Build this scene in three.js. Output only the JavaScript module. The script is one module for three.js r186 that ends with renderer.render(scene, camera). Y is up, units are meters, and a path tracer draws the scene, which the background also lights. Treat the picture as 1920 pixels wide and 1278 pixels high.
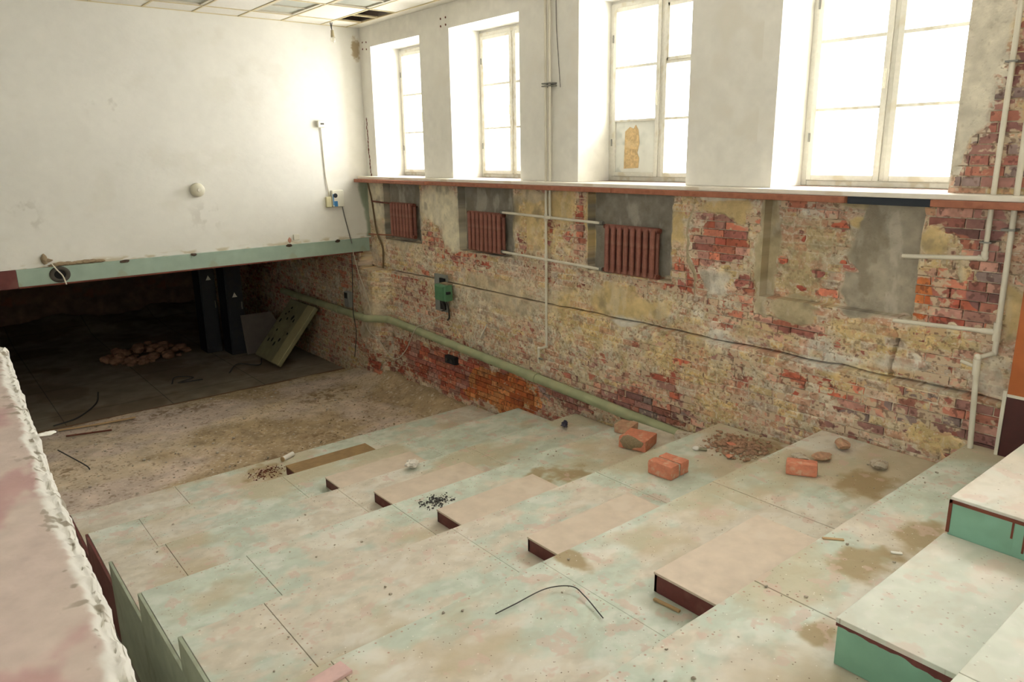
import * as THREE from 'three';
import { mergeGeometries, toCreasedNormals } from 'three/addons/utils/BufferGeometryUtils.js';
import { RectAreaLightUniformsLib } from 'three/addons/lights/RectAreaLightUniformsLib.js';
import { RoundedBoxGeometry } from 'three/addons/geometries/RoundedBoxGeometry.js';

// ---------------------------------------------------------------- camera, sky, exposure
const scene = new THREE.Scene();
const camera = new THREE.PerspectiveCamera(49.53, 1920 / 1278, 0.05, 200);
camera.rotation.order = 'YXZ';                       // eye at the origin: x to the window wall, -z to the far wall
camera.rotation.set(-14.34 * Math.PI / 180, -39.19 * Math.PI / 180, -0.89 * Math.PI / 180);
scene.add(camera);
scene.background = new THREE.Color().setRGB(1.0, 0.995, 0.985);   // white overcast sky seen through the windows
scene.backgroundIntensity = 7.0;
RectAreaLightUniformsLib.init();
for (const z of [-10.325, -8.125, -5.565, -3.075, -0.545, 1.985]) {   // the same sky filling each window opening, at the outer face of the wall
  const l = new THREE.RectAreaLight(new THREE.Color().setRGB(1.0, 0.995, 0.985), 7.0, 1.46, 1.96); l.name = 'window_daylight'; l.position.set(7.17, 0.64, z); l.lookAt(0, 0.64, z); scene.add(l); }
for (const z of [-1.6, 0.8]) {                                     // fill light in two added windows of the opposite wall, out of view
  const l = new THREE.RectAreaLight(new THREE.Color().setRGB(1.0, 0.995, 0.985), 7.0, 1.16, 1.56); l.name = 'side_fill_light'; l.position.set(-4.47, 0.7, z); l.lookAt(0, 0.7, z); scene.add(l); }
const renderer = new THREE.WebGLRenderer({ antialias: true });
renderer.toneMapping = THREE.LinearToneMapping;
renderer.toneMappingExposure = 1.56;
renderer.shadowMap.enabled = true;

// ---------------------------------------------------------------- helpers
function rng(seed) { let a = seed >>> 0; return () => { a = (a + 0x6D2B79F5) | 0; let t = Math.imul(a ^ (a >>> 15), 1 | a); t = (t + Math.imul(t ^ (t >>> 7), 61 | t)) ^ t; return ((t ^ (t >>> 14)) >>> 0) / 4294967296; }; }
const R0 = rng(20240);
const hsh = (x, y) => { let h = Math.imul(x | 0, 374761393) + Math.imul(y | 0, 668265263); h = Math.imul(h ^ (h >>> 13), 1274126177); return ((h ^ (h >>> 16)) >>> 0) / 4294967296; };
function vn(x, y) { const i = Math.floor(x), j = Math.floor(y), f = x - i, g = y - j, u = f * f * (3 - 2 * f), v = g * g * (3 - 2 * g);
  const a = hsh(i, j), b = hsh(i + 1, j), c = hsh(i, j + 1), d = hsh(i + 1, j + 1); return a + (b - a) * u + (c - a) * v + (a - b - c + d) * u * v; }
function fbm(x, y, n = 4) { let s = 0, a = 0.5, t = 0; for (let k = 0; k < n; k++) { s += a * vn(x + 17.3 * k, y + 5.1 * k); t += a; x *= 2.03; y *= 2.03; a *= 0.5; } return s / t; }
const clamp = (v, a = 0, b = 1) => Math.min(b, Math.max(a, v)), lerp = (a, b, t) => a + (b - a) * t, smooth = (a, b, v) => { const t = clamp((v - a) / (b - a)); return t * t * (3 - 2 * t); };
const mix3 = (a, b, t) => [lerp(a[0], b[0], t), lerp(a[1], b[1], t), lerp(a[2], b[2], t)];

function mapTex(w, h, fn, srgb = true, wrap = false) {          // fn(u, v) -> [r, g, b] in 0..255 ; v = 0 at the bottom
  const d = new Uint8Array(w * h * 4);
  for (let j = 0; j < h; j++) for (let i = 0; i < w; i++) { const c = fn((i + 0.5) / w, (j + 0.5) / h), o = (j * w + i) * 4; d[o] = clamp(c[0], 0, 255); d[o + 1] = clamp(c[1], 0, 255); d[o + 2] = clamp(c[2], 0, 255); d[o + 3] = 255; }
  const t = new THREE.DataTexture(d, w, h); t.magFilter = THREE.LinearFilter; t.minFilter = THREE.LinearMipmapLinearFilter; t.generateMipmaps = true;
  if (srgb) t.colorSpace = THREE.SRGBColorSpace; if (wrap) t.wrapS = t.wrapT = THREE.RepeatWrapping; t.needsUpdate = true; return t;
}
const grey = (v) => [v, v, v];
const tfbm = (u, v, f, n = 4) => {                               // tileable by blending
  const a = fbm(u * f, v * f, n), b = fbm((u - 1) * f, v * f, n), c = fbm(u * f, (v - 1) * f, n), d = fbm((u - 1) * f, (v - 1) * f, n);
  return lerp(lerp(a, b, u), lerp(c, d, u), v); };
const grainBump = mapTex(512, 512, (u, v) => grey(90 + 130 * (tfbm(u, v, 24, 4) - 0.2)), false, true);
const fineBump = mapTex(512, 512, (u, v) => grey(60 + 180 * (tfbm(u, v, 60, 3) - 0.15)), false, true);
const rep = (t, x, y) => { const c = t.clone(); c.repeat.set(x, y); c.needsUpdate = true; return c; };
const speck = (base, amp, f, stain) => mapTex(512, 512, (u, v) => { const n = tfbm(u, v, f, 5) - 0.5, m = tfbm(u + 0.37, v + 0.11, 5, 3); const c = base.map((b) => b * (1 + amp * 2 * n)); return stain ? mix3(c, stain, smooth(0.55, 0.7, m) * 0.7) : c; }, true, true);
const mat = (o) => new THREE.MeshStandardMaterial({ roughness: 0.85, metalness: 0, ...o });
const M = {
  white: mat({ map: speck([228, 225, 215], 0.05, 20, [221, 216, 203]), bumpMap: rep(grainBump, 2, 2), bumpScale: 0.003 }),
  frame: mat({ map: speck([206, 203, 190], 0.06, 30, [188, 178, 152]), roughness: 0.6 }),
  pipeWhite: mat({ map: speck([216, 210, 192], 0.06, 12, [190, 178, 150]), roughness: 0.55 }),
  greenPipe: mat({ map: speck([160, 165, 128], 0.12, 8, [176, 160, 124]), roughness: 0.7 }),
  radiator: mat({ map: speck([140, 88, 74], 0.14, 14, [152, 108, 94]), roughness: 0.6 }),
  maroon: mat({ map: speck([104, 52, 48], 0.15, 16, [120, 78, 68]), roughness: 0.6 }),
  sideGreen: mat({ map: speck([160, 168, 146], 0.12, 10, [146, 150, 126]), roughness: 0.65 }),
  green: mat({ map: speck([126, 170, 146], 0.06, 10, [118, 158, 134]), roughness: 0.6 }),
  beam: mat({ map: speck([156, 176, 160], 0.07, 10, [150, 158, 134]), roughness: 0.6 }),
  orange: mat({ map: speck([176, 96, 42], 0.1, 6, [160, 84, 36]), roughness: 0.45 }),
  darkMaroon: mat({ map: speck([70, 28, 26], 0.15, 10), roughness: 0.45 }),
  sillWood: mat({ map: speck([158, 100, 74], 0.14, 18, [138, 84, 62]), roughness: 0.7 }),
  sillTop: mat({ map: speck([224, 218, 204], 0.06, 22, [204, 190, 166]) }),
  blackMetal: mat({ color: 0x23262b, roughness: 0.6, metalness: 0.2 }),
  navy: mat({ map: speck([32, 36, 43], 0.12, 10, [44, 43, 42]), roughness: 0.55 }),
  steel: mat({ color: 0x85847c, roughness: 0.5, metalness: 0.5 }),
  dust: mat({ map: speck([150, 132, 104], 0.2, 26) , roughness: 1 }),
  concrete: mat({ map: speck([150, 144, 130], 0.15, 20, [120, 112, 98]) }),
  darkWall: mat({ map: speck([122, 100, 84], 0.22, 12, [140, 98, 78]), bumpMap: rep(grainBump, 2, 2), bumpScale: 0.02 }),
  tile: mat({ map: speck([228, 224, 212], 0.03, 40), roughness: 0.95 }),
  tileGrid: mat({ color: 0xd2c49a, roughness: 0.5 }),
  diffuser: mat({ map: speck([176, 178, 164], 0.04, 30), roughness: 0.4 }),
  rust: mat({ map: speck([108, 58, 42], 0.2, 16), roughness: 0.9 }),
  paper: mat({ color: 0xe6e2d8 }), wireDark: mat({ color: 0x3c3a36, roughness: 0.6 }), wireWhite: mat({ color: 0xcfc8b4, roughness: 0.6 }),
  boxGreen: mat({ map: speck([82, 128, 92], 0.12, 8), roughness: 0.5 }), boxGrey: mat({ map: speck([128, 130, 124], 0.1, 8), roughness: 0.6 }),
  yellowGreen: mat({ map: speck([138, 135, 102], 0.14, 10, [112, 108, 82]), roughness: 0.6 }),
  greyBoard: mat({ map: speck([104, 96, 90], 0.1, 10) }), plastic: mat({ color: 0xe0ddcc, roughness: 0.4 }), blue: mat({ color: 0x3f7fb0, roughness: 0.4 }),
  woodChip: mat({ color: 0xb89a70 }), board: mat({ map: speck([196, 168, 122], 0.22, 30, [206, 184, 142]) }),
  black: mat({ color: 0x14120f, roughness: 0.9 }),
  brickLoose: mat({ map: speck([210, 134, 106], 0.12, 14, [214, 178, 150]), bumpMap: fineBump, bumpScale: 0.004 }),
  brickDusty: mat({ map: speck([186, 146, 118], 0.18, 10, [196, 176, 140]), bumpMap: fineBump, bumpScale: 0.004 }),
  rubbleGrey: mat({ map: speck([196, 186, 168], 0.15, 14, [150, 128, 104]), bumpMap: fineBump, bumpScale: 0.004 }),
  clear: new THREE.MeshPhysicalMaterial({ color: 0xffffff, transmission: 1, thickness: 0, roughness: 0.05, ior: 1.45 }),
  bulbGlass: new THREE.MeshPhysicalMaterial({ color: 0xf4f2ea, transmission: 0.75, thickness: 0, roughness: 0.15, ior: 1.45 }),
};
const taken = {};
function numbered(n) { if (!(n in taken)) { taken[n] = 0; return n; } taken[n]++; return n + '_' + String(taken[n]).padStart(3, '0'); }
function obj(name, geo, material, parent) { const g = Array.isArray(geo) ? (geo.length > 1 ? mergeGeometries(geo.map((q) => { const p = q.index ? q.toNonIndexed() : q; for (const k of Object.keys(p.attributes)) if (!['position', 'normal', 'uv'].includes(k)) p.deleteAttribute(k); return p; })) : geo[0]) : geo;
  const m = new THREE.Mesh(g, material); m.name = parent ? name : numbered(name); m.castShadow = m.receiveShadow = true; (parent ?? scene).add(m); return m; }
const objs = (name, list, m, parent) => list.map((g) => obj(name, g, m, parent));
function thing(name, label, category, group) { const o = new THREE.Group(); o.name = numbered(name); o.userData = { label, category }; if (group) o.userData.group = group; scene.add(o); return o; }
function struct(name, label) { const o = new THREE.Group(); o.name = numbered(name); o.userData = { kind: 'structure', label, category: name.replace(/_.*/, '') }; scene.add(o); return o; }
function base(o) {                                                   // move a group's origin to the middle of its base, its parts staying where they are
  o.updateMatrixWorld(true); const b = new THREE.Box3().setFromObject(o), c = b.getCenter(new THREE.Vector3()); c.y = b.min.y;
  for (const k of o.children) k.position.sub(c); o.position.add(c); return o; }
// box between corners, uv in metres times s
function bx(x0, x1, y0, y1, z0, z1, s = 1, r = 0) {
  const w = x1 - x0, h = y1 - y0, d = z1 - z0; const g = r ? new RoundedBoxGeometry(w, h, d, 2, r) : new THREE.BoxGeometry(w, h, d);
  g.translate((x0 + x1) / 2, (y0 + y1) / 2, (z0 + z1) / 2); return boxUV(g, s); }
function boxUV(g, s = 1) { const p = g.attributes.position, n = g.attributes.normal, u = g.attributes.uv;
  for (let i = 0; i < p.count; i++) { const ax = Math.abs(n.getX(i)), ay = Math.abs(n.getY(i)), az = Math.abs(n.getZ(i)); const x = p.getX(i) * s, y = p.getY(i) * s, z = p.getZ(i) * s;
    if (ay >= ax && ay >= az) u.setXY(i, x, z); else if (ax >= az) u.setXY(i, z, y); else u.setXY(i, x, y); } return g; }
const V = (x, y, z) => new THREE.Vector3(x, y, z);
function tube(pts, r, seg = 40, rs = 10, tension = 0) { const P = pts.map((p) => V(...p));
  let c; if (tension) c = new THREE.CatmullRomCurve3(P, false, 'catmullrom', tension); else { c = new THREE.CurvePath(); for (let i = 0; i + 1 < P.length; i++) c.add(new THREE.LineCurve3(P[i], P[i + 1])); }
  const g = new THREE.TubeGeometry(c, seg, r, rs, false); const u = g.attributes.uv; const L = c.getLength(); for (let i = 0; i < u.count; i++) u.setXY(i, u.getX(i) * L, u.getY(i) * 0.4); return g; }
function rod(a, b, r, rs = 12) { const A = V(...a), B = V(...b), d = B.clone().sub(A), L = d.length(); const g = new THREE.CylinderGeometry(r, r, L, rs); const u = g.attributes.uv; for (let i = 0; i < u.count; i++) u.setXY(i, u.getX(i) * 0.3, u.getY(i) * L);
  g.applyQuaternion(new THREE.Quaternion().setFromUnitVectors(V(0, 1, 0), d.normalize())); g.translate((A.x + B.x) / 2, (A.y + B.y) / 2, (A.z + B.z) / 2); return g; }
const ball = (p, r, ws = 12) => new THREE.SphereGeometry(r, ws, 8).translate(...p);
function lump(r, sx, sy, sz, seed, detail = 2, rough = 0.25) {      // an angular broken piece resting on y = 0
  const g = new THREE.IcosahedronGeometry(1, detail), p = g.attributes.position; const q = rng(seed); const dirs = []; for (let i = 0; i < 9; i++) dirs.push([V(q() - 0.5, q() - 0.5, q() - 0.5).normalize(), 0.62 + q() * 0.3]);
  let lo = 1e9; for (let i = 0; i < p.count; i++) { const v = V(p.getX(i), p.getY(i), p.getZ(i)); for (const [d, k] of dirs) { const t = v.dot(d); if (t > k) v.addScaledVector(d, k - t); }
    const n = 1 + rough * (vn(v.x * 4 + seed, v.y * 4 + v.z * 3.1) - 0.5); v.multiplyScalar(n * r); p.setXYZ(i, v.x * sx, v.y * sy, v.z * sz); lo = Math.min(lo, v.y * sy); }
  g.translate(0, -lo, 0); const c = toCreasedNormals(g, 0.6); return boxUV(c, 4); }

// ---------------------------------------------------------------- room shell
const WX = 6.2, OUT = 7.15, CEIL = 1.96, FARZ = -11.38, FLOOR = -3.83, LEFTX = -4.2, BACKZ = 3.2, SILL = -0.35, LINT = 1.645;
const WIN = [[-11.04, -9.61], [-8.87, -7.38], [-6.34, -4.79], [-3.83, -2.32], [-1.30, 0.21], [1.23, 2.74]];
const NICHE = [[-10.86, -9.77], [-8.75, -7.53], [-6.15, -4.93], [-3.86, -2.47]], NTOP = -0.40, NBOT = -1.36, LEDGE = -1.88;
const Z_END = -1.30;
const inNiche = (z) => NICHE.some(([a, b]) => z > a && z < b), nearNiche = (z, y) => y > NBOT - 0.05 && NICHE.some(([a, b]) => z > a - 0.2 && z < b + 0.2) || y > SILL - 0.08;
const wallRight = struct('wall_right', 'window wall of bare patchy brick below the sill and white plaster above');
{
  const cuts = [FARZ - 0.35, ...WIN.flat(), BACKZ + 0.3];
  for (let i = 0; i < cuts.length; i += 2) { const front = i === 8 ? WX + 0.035 : WX; obj('pier', bx(front, OUT, SILL, LINT, cuts[i], cuts[i + 1], 0.5), M.white, wallRight); }
  obj('lintel_band', [bx(WX, OUT, LINT, CEIL + 0.3, FARZ - 0.35, -2.32, 0.5), bx(WX + 0.035, OUT, LINT, CEIL + 0.3, -2.32, Z_END, 0.5), bx(WX, OUT, LINT, CEIL + 0.3, Z_END, BACKZ + 0.3, 0.5)], M.white, wallRight);
  obj('wall_core', [bx(WX + 0.36, OUT, FLOOR - 0.4, SILL, -20.5, BACKZ + 0.3, 0.5), bx(WX, WX + 0.36, FLOOR - 0.4, SILL - 0.002, Z_END, BACKZ + 0.3, 0.5), bx(WX, WX + 0.36, FLOOR - 0.4, -1.3, -20.5, FARZ - 0.35, 0.5)], M.darkWall, wallRight);
}
// --- masonry below the sill: where old plaster lies thick it buries the bricks, where it is gone they stand free
const BL = [
  [-11.14,-0.74,0.25,0.40,0.90,'c'],[-11.08,-1.23,0.21,0.16,0.50,'p'],[-9.23,-0.75,0.49,0.31,1.00,'c'],[-8.92,-1.16,0.24,0.24,1.00,'c'],[-9.65,-1.33,0.21,0.18,-0.35,'y'],
  [-10.34,-0.92,0.53,0.51,1.00,'g'],[-8.08,-0.84,0.61,0.47,1.00,'g'],[-5.53,-0.79,0.59,0.44,0.90,'g'],[-7.29,-0.76,0.19,0.31,0.50,'y'],[-7.04,-0.95,0.44,0.37,0.45,'y'],
  [-6.55,-0.63,0.36,0.19,0.50,'y'],[-6.13,-0.83,0.09,0.37,0.60,'y'],[-6.28,-0.77,0.12,0.28,-0.90,'r'],[-7.37,-0.97,0.10,0.31,-0.70,'r'],[-6.84,-1.00,0.10,0.17,-0.50,'r'],
  [-6.50,-1.04,0.07,0.10,-0.50,'r'],[-7.14,-0.59,0.35,0.08,0.60,'p'],[-4.86,-0.86,0.12,0.25,0.50,'y'],[-4.91,-1.08,0.11,0.17,-0.40,'r'],[-4.87,-1.42,0.13,0.08,-0.60,'r'],
  [-4.69,-1.01,0.04,0.50,0.60,'m'],[-4.30,-0.53,0.29,0.11,0.80,'y'],[-4.31,-0.87,0.27,0.22,-1.00,'r'],[-4.35,-1.24,0.25,0.15,0.55,'w'],[-4.04,-1.26,0.15,0.09,-0.50,'r'],
  [-4.03,-0.95,0.08,0.15,0.20,'y'],[-3.85,-0.93,0.07,0.55,1.00,'m'],[-3.49,-0.95,0.35,0.39,0.35,'m'],[-3.72,-0.72,0.11,0.15,-0.10,'r'],[-3.55,-0.76,0.06,0.05,-0.90,'r'],
  [-3.08,-1.00,0.08,0.04,-1.00,'r'],[-3.72,-1.00,0.06,0.04,-1.00,'r'],[-3.34,-1.10,0.08,0.04,-0.90,'r'],[-3.21,-0.69,0.09,0.05,-0.30,'r'],[-3.51,-1.25,0.05,0.03,-0.90,'r'],
  [-3.25,-1.28,0.12,0.05,-0.80,'r'],[-2.81,-0.97,0.26,0.40,1.00,'g'],[-2.96,-1.26,0.16,0.14,1.00,'g'],[-3.03,-0.63,0.08,0.05,0.70,'y'],[-3.50,-1.44,0.26,0.10,0.80,'m'],
  [-3.54,-1.57,0.36,0.06,-0.80,'r'],[-2.76,-1.51,0.34,0.06,0.30,'y'],[-2.82,-0.47,0.37,0.06,1.00,'m'],[-3.42,-0.54,0.17,0.07,-0.20,'w'],[-2.36,-0.73,0.12,0.12,0.60,'y'],
  [-2.40,-0.93,0.09,0.05,0.30,'y'],[-2.41,-1.18,0.08,0.15,-0.60,'o'],[-2.37,-0.53,0.09,0.07,-0.50,'d'],[-2.13,-1.04,0.09,0.07,0.70,'y'],[-2.22,-1.07,0.02,0.25,0.40,'m'],
  [-2.10,-0.57,0.21,0.18,-0.70,'d'],[-1.98,-1.00,0.17,0.28,-0.70,'d'],[-1.76,-1.21,0.07,0.20,0.70,'y'],[-2.12,-1.31,0.18,0.10,-0.60,'r'],[-2.33,-1.52,0.27,0.11,0.10,'y'],
  [-1.78,-1.67,0.14,0.16,0.45,'w'],[-1.86,-2.06,0.28,0.17,-1.00,'d'],[-2.40,-2.12,0.21,0.18,-0.20,'d'],[-2.22,-2.27,0.20,0.11,0.40,'y'],[-2.05,-2.34,0.08,0.05,-0.60,'d'],
  [-8.25,-2.00,1.25,0.39,0.30,'p'],[-7.36,-1.74,1.01,0.29,0.25,'p'],[-8.68,-1.52,0.75,0.16,-0.10,'r'],[-10.29,-1.60,1.07,0.26,0.20,'p'],[-10.16,-1.85,0.77,0.12,-0.25,'r'],
  [-11.53,-2.28,0.73,0.79,0.35,'p'],[-11.52,-3.74,1.27,0.47,-0.55,'r'],[-11.05,-2.97,0.87,0.49,0.30,'p'],[-9.27,-3.25,1.22,0.31,-0.60,'r'],[-10.03,-3.14,1.06,0.18,-0.20,'r'],
  [-7.68,-3.25,0.68,0.30,-0.70,'o'],[-8.43,-3.31,0.75,0.21,-0.20,'o'],[-6.12,-1.96,0.68,0.40,0.25,'y'],[-5.66,-1.65,0.40,0.16,0.50,'y'],[-5.19,-1.67,0.26,0.12,0.50,'y'],
  [-5.53,-1.87,0.16,0.07,0.60,'w'],[-5.67,-2.53,0.79,0.33,0.00,'p'],[-6.49,-3.03,0.56,0.14,-0.50,'d'],[-5.25,-2.85,0.67,0.16,-0.60,'d'],[-4.41,-1.80,0.50,0.17,0.25,'w'],
  [-4.62,-2.12,0.52,0.29,0.15,'y'],[-4.89,-2.35,0.28,0.24,-0.20,'r'],[-3.80,-2.11,0.50,0.24,0.15,'p'],[-3.81,-1.69,0.33,0.10,0.20,'y'],[-3.36,-2.04,0.13,0.05,-0.90,'r'],
  [-3.04,-2.14,0.33,0.20,-0.15,'r'],[-3.11,-1.77,0.38,0.12,0.30,'w'],[-2.83,-2.38,0.28,0.15,-0.10,'d'],[-2.69,-1.95,0.26,0.19,0.15,'y'],[-3.88,-2.57,0.46,0.14,0.10,'p'],
  [-4.32,-2.63,0.32,0.17,0.20,'y'],[-3.22,-2.39,0.30,0.13,0.05,'p'],[-2.60,-1.76,0.17,0.09,0.30,'w']
];
// colours of the old coats: c cream, g cement, y yellow lime, w whitewash, m clay, p greige ; brick tones: r red, o orange, d dusky
const COAT = { c: [222, 213, 186], g: [146, 140, 126], y: [209, 185, 134], w: [212, 206, 192], m: [176, 162, 130], p: [202, 186, 156] };
const TONE = { n: [[182, 118, 96], [170, 106, 90], [192, 142, 120], [164, 124, 112], [200, 158, 136]], r: [[186, 104, 80], [172, 92, 74], [194, 122, 98], [164, 104, 92], [178, 132, 118]], o: [[194, 116, 68], [176, 94, 54], [200, 134, 84]], d: [[156, 102, 90], [138, 98, 92], [166, 122, 112], [146, 126, 120], [170, 112, 94], [186, 142, 126]] };
const GZ = 0.02, gz0 = -20.6, gy0 = -4.2, gw = Math.ceil((1 + 20) / GZ), gh = Math.ceil(6.4 / GZ), FIELD = new Float32Array(gw * gh * 7);
{
  const blend = (z, y) => { let cov = 0.15, r = COAT.p.slice(), pr = 0, po = 0, pd = 0, best = 0.15;
    if (y > SILL - 0.08) { const e = y > 0.44 ? lerp(-2.05, -1.99, (y - 0.44) / 0.5) : y > 0.15 ? lerp(-2.10, -2.05, (y - 0.15) / 0.29) : lerp(-2.30, -2.10, clamp((y + 0.35) / 0.5)); const s = (e - z) / 0.08; cov = clamp(s, -0.1 - 0.3 * smooth(0.1, -0.25, y), 1); r = s > -0.3 ? [212, 205, 186] : z > -1.9 ? COAT.y : COAT.p; pd = 0.6; return [cov, ...r, pr, po, pd]; }
    if (z < FARZ) { cov = 0.05; pr = 0.4; pd = 0.4; r = COAT.m; return [cov, ...r, pr, po, pd]; }
    const ni = y < NTOP && y > NBOT ? NICHE.findIndex(([a, b]) => z > a && z < b) : -1; if (ni >= 0 && (ni < 3 || z > -3.02 + 0.25 * (y + 0.9) * (y + 0.9) - 0.1 * (y < -1.05))) return [1.1, ...mix3(COAT.g, ni === 3 ? [178, 168, 148] : COAT.g, 0.8), 0, 0, 0];
    for (const [bz, by, rz, ry, b, c] of BL) { const d = Math.hypot((z - bz) / rz, (y - by) / ry); if (d > 1.4) continue; const k = smooth(1.35, 0.7, d); cov += b * k;
      if (COAT[c]) r = mix3(r, COAT[c], k); else { if (c === 'r') pr += k; else if (c === 'o') po += k; else pd += k; } }
    return [cov, ...r, pr, po, pd]; };
  for (let j = 0; j < gh; j++) for (let i = 0; i < gw; i++) { const z = gz0 + i * GZ, y = gy0 + j * GZ; if (y > -0.3 && z < -2.5) continue; FIELD.set(blend(z, y), (j * gw + i) * 7); }
}
function field(z, y) { const zo = z; z += 0.10 * (fbm(z * 6 + 3, y * 6, 3) - 0.5); y += 0.10 * (fbm(zo * 6, y * 6 + 41, 3) - 0.5); if (!nearNiche(zo, y)) { z += 0.28 * (fbm(zo * 2.3 + 13, y * 2.3, 2) - 0.5); y += 0.24 * (fbm(zo * 2.3, y * 2.3 + 61, 2) - 0.5); }
  const fx = clamp((z - gz0) / GZ, 0, gw - 1.001), fy = clamp((y - gy0) / GZ, 0, gh - 1.001), i = fx | 0, j = fy | 0, u = fx - i, v = fy - j, o = (j * gw + i) * 7, q = gw * 7, out = [];
  for (let k = 0; k < 7; k++) out.push(lerp(lerp(FIELD[o + k], FIELD[o + 7 + k], u), lerp(FIELD[o + q + k], FIELD[o + q + 7 + k], u), v)); return out; }
const COURSE = 0.077, JOINT = 0.011;
function brickAt(z, y) { const j = Math.floor((y + 4) / COURSE), off = hsh(j, 77) * 0.26; let i, z0, z1;
  if (j & 1) { i = Math.floor((z + 40 + off) / 0.262); z0 = i * 0.262 - 40 - off; z1 = z0 + 0.262; }
  else { const q = (z + 40 + off) / 0.393, b = Math.floor(q); const f = (q - b) * 0.393; if (f < 0.262) { i = b * 2; z0 = b * 0.393 - 40 - off; z1 = z0 + 0.262; } else { i = b * 2 + 1; z0 = b * 0.393 - 40 - off + 0.262; z1 = z0 + 0.131; } }
  return [j, i, z0 + JOINT / 2, z1 - JOINT / 2, j * COURSE - 4 + JOINT / 2, (j + 1) * COURSE - 4 - JOINT / 2]; }
function covAt(z, y, f) { const b = brickAt(z, y), F = f ?? field(z, y), big = F[0] > 0.75;
  return F[0] + 0.75 * (fbm(z * 1.9 + 9, y * 1.9, 3) - 0.5) + (big ? 0.1 : 0.55) * (fbm(z * 11, y * 11 + 7, 3) - 0.5) + (big ? 0 : 0.34) * (hsh(b[0] * 31 + 5, b[1]) - 0.5); }
function plane(z, y) { if (y > SILL - 0.04) return WX; if (z < FARZ) return 5.95; if (y < NTOP && y > NBOT && inNiche(z)) return WX + 0.12; if (y > LEDGE) return WX; return lerp(6.15, 5.95, clamp((-10.72 - z) / 0.28)); }
const crack = (z, y) => { const d = Math.abs(y - (LEDGE + 0.012 + 0.03 * (fbm(z * 3, 4, 3) - 0.5) )); let c = smooth(0.011, 0.004, d) * smooth(0.28, 0.4, fbm(z * 2.2, 9, 2) + 0.14);
  const e = Math.abs(z - (-2.22 + 0.03 * (fbm(y * 9, 2, 2) - 0.5))); if (y < -0.85 && y > -1.45) c = Math.max(c, smooth(0.012, 0.003, e));
  const g = Math.abs(z - (-2.55 + 0.12 * (fbm(y * 7, 8, 3) - 0.5))); if (y < -1.45 && y > LEDGE) c = Math.max(c, smooth(0.014, 0.004, g)); return c; };
const inJoint = (z, y) => { const b = brickAt(z, y), d = Math.min(z - b[2], b[3] - z, y - b[4], b[5] - y); return [smooth(0.006, -0.004, d), b]; };
function coatHeight(z, y) { const F = field(z, y), c = covAt(z, y, F), s = F[0] > 0.75 ? 0.35 : 1, [jt, b] = inJoint(z + 0.01 * (vn(z * 30, y * 30) - 0.5), y + 0.008 * (vn(z * 30 + 9, y * 30) - 0.5)), calm = clamp((F[0] - 0.35) / 0.4);
  return clamp(c * 0.035, -0.013, 0.016) + s * 0.016 * (fbm(z * 17, y * 17, 3) - 0.5) - 0.06 * crack(z, y) + (1 - calm) * (0.008 * (hsh(b[0] * 5, b[1] * 3 + 7) - 0.5) - 0.009 * jt * smooth(0.35, 0.55, fbm(z * 3 + 77, y * 3, 2) + 0.08)); }
function coatColour(z, y) { const F = field(z, y), c = covAt(z, y, F), calm = clamp((F[0] - 0.35) / 0.4); let col = [F[1], F[2], F[3]];
  const n = fbm(z * 13, y * 13, 4) - 0.5, m = fbm(z * 40 + 3, y * 40, 2), q = fbm(z * 4 + 20, y * 4, 3);
  col = mix3(col, COAT.y, smooth(0.56, 0.68, q) * 0.55 * (1 - calm)); col = mix3(col, COAT.w, smooth(0.46, 0.36, q) * 0.45 * (1 - calm));
  col = mix3(col, [196, 180, 150], smooth(-0.05, -0.25, c) * 0.7);
  const [jt, bk] = inJoint(z, y), hb = hsh(bk[0] * 11 + 2, bk[1] * 17 + 3), soft = (1 - calm) * smooth(0.36, 0.52, fbm(z * 2.6 + 33, y * 2.6, 3));
  if (calm < 0.9) { col = mix3(col, hb < 0.22 ? [196, 142, 116] : hb < 0.4 ? [206, 172, 150] : hb < 0.55 ? [172, 152, 138] : hb < 0.72 ? [210, 180, 122] : col, soft * 0.62 * (1 - jt)); col = mix3(col, [214, 202, 178], jt * soft * 0.5); }
  const a = 1 + (0.40 - 0.16 * calm) * n; col = col.map((v) => v * a);
  if (calm < 0.9) { const p = fbm(z * 26 + 70, y * 30, 3); col = mix3(col, [184, 128, 104], smooth(0.58, 0.68, p) * 0.45 * (1 - calm)); col = mix3(col, [224, 216, 198], smooth(0.63, 0.72, m) * 0.55 * (1 - calm)); col = mix3(col, [120, 100, 76], smooth(0.34, 0.25, m) * 0.45 * (1 - calm)); }
  if (calm > 0.4) { col = mix3(col, [122, 112, 94], smooth(0.54, 0.72, fbm(z * 5.1 + 5, y * 4 + 2, 5)) * 0.45 * calm); col = mix3(col, [224, 216, 200], smooth(0.56, 0.7, fbm(z * 7 + 15, y * 3 + 22, 5)) * 0.35 * calm); col = mix3(col, [108, 94, 74], smooth(0.72, 0.85, m) * 0.12 * calm); }
  return col; }
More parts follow.
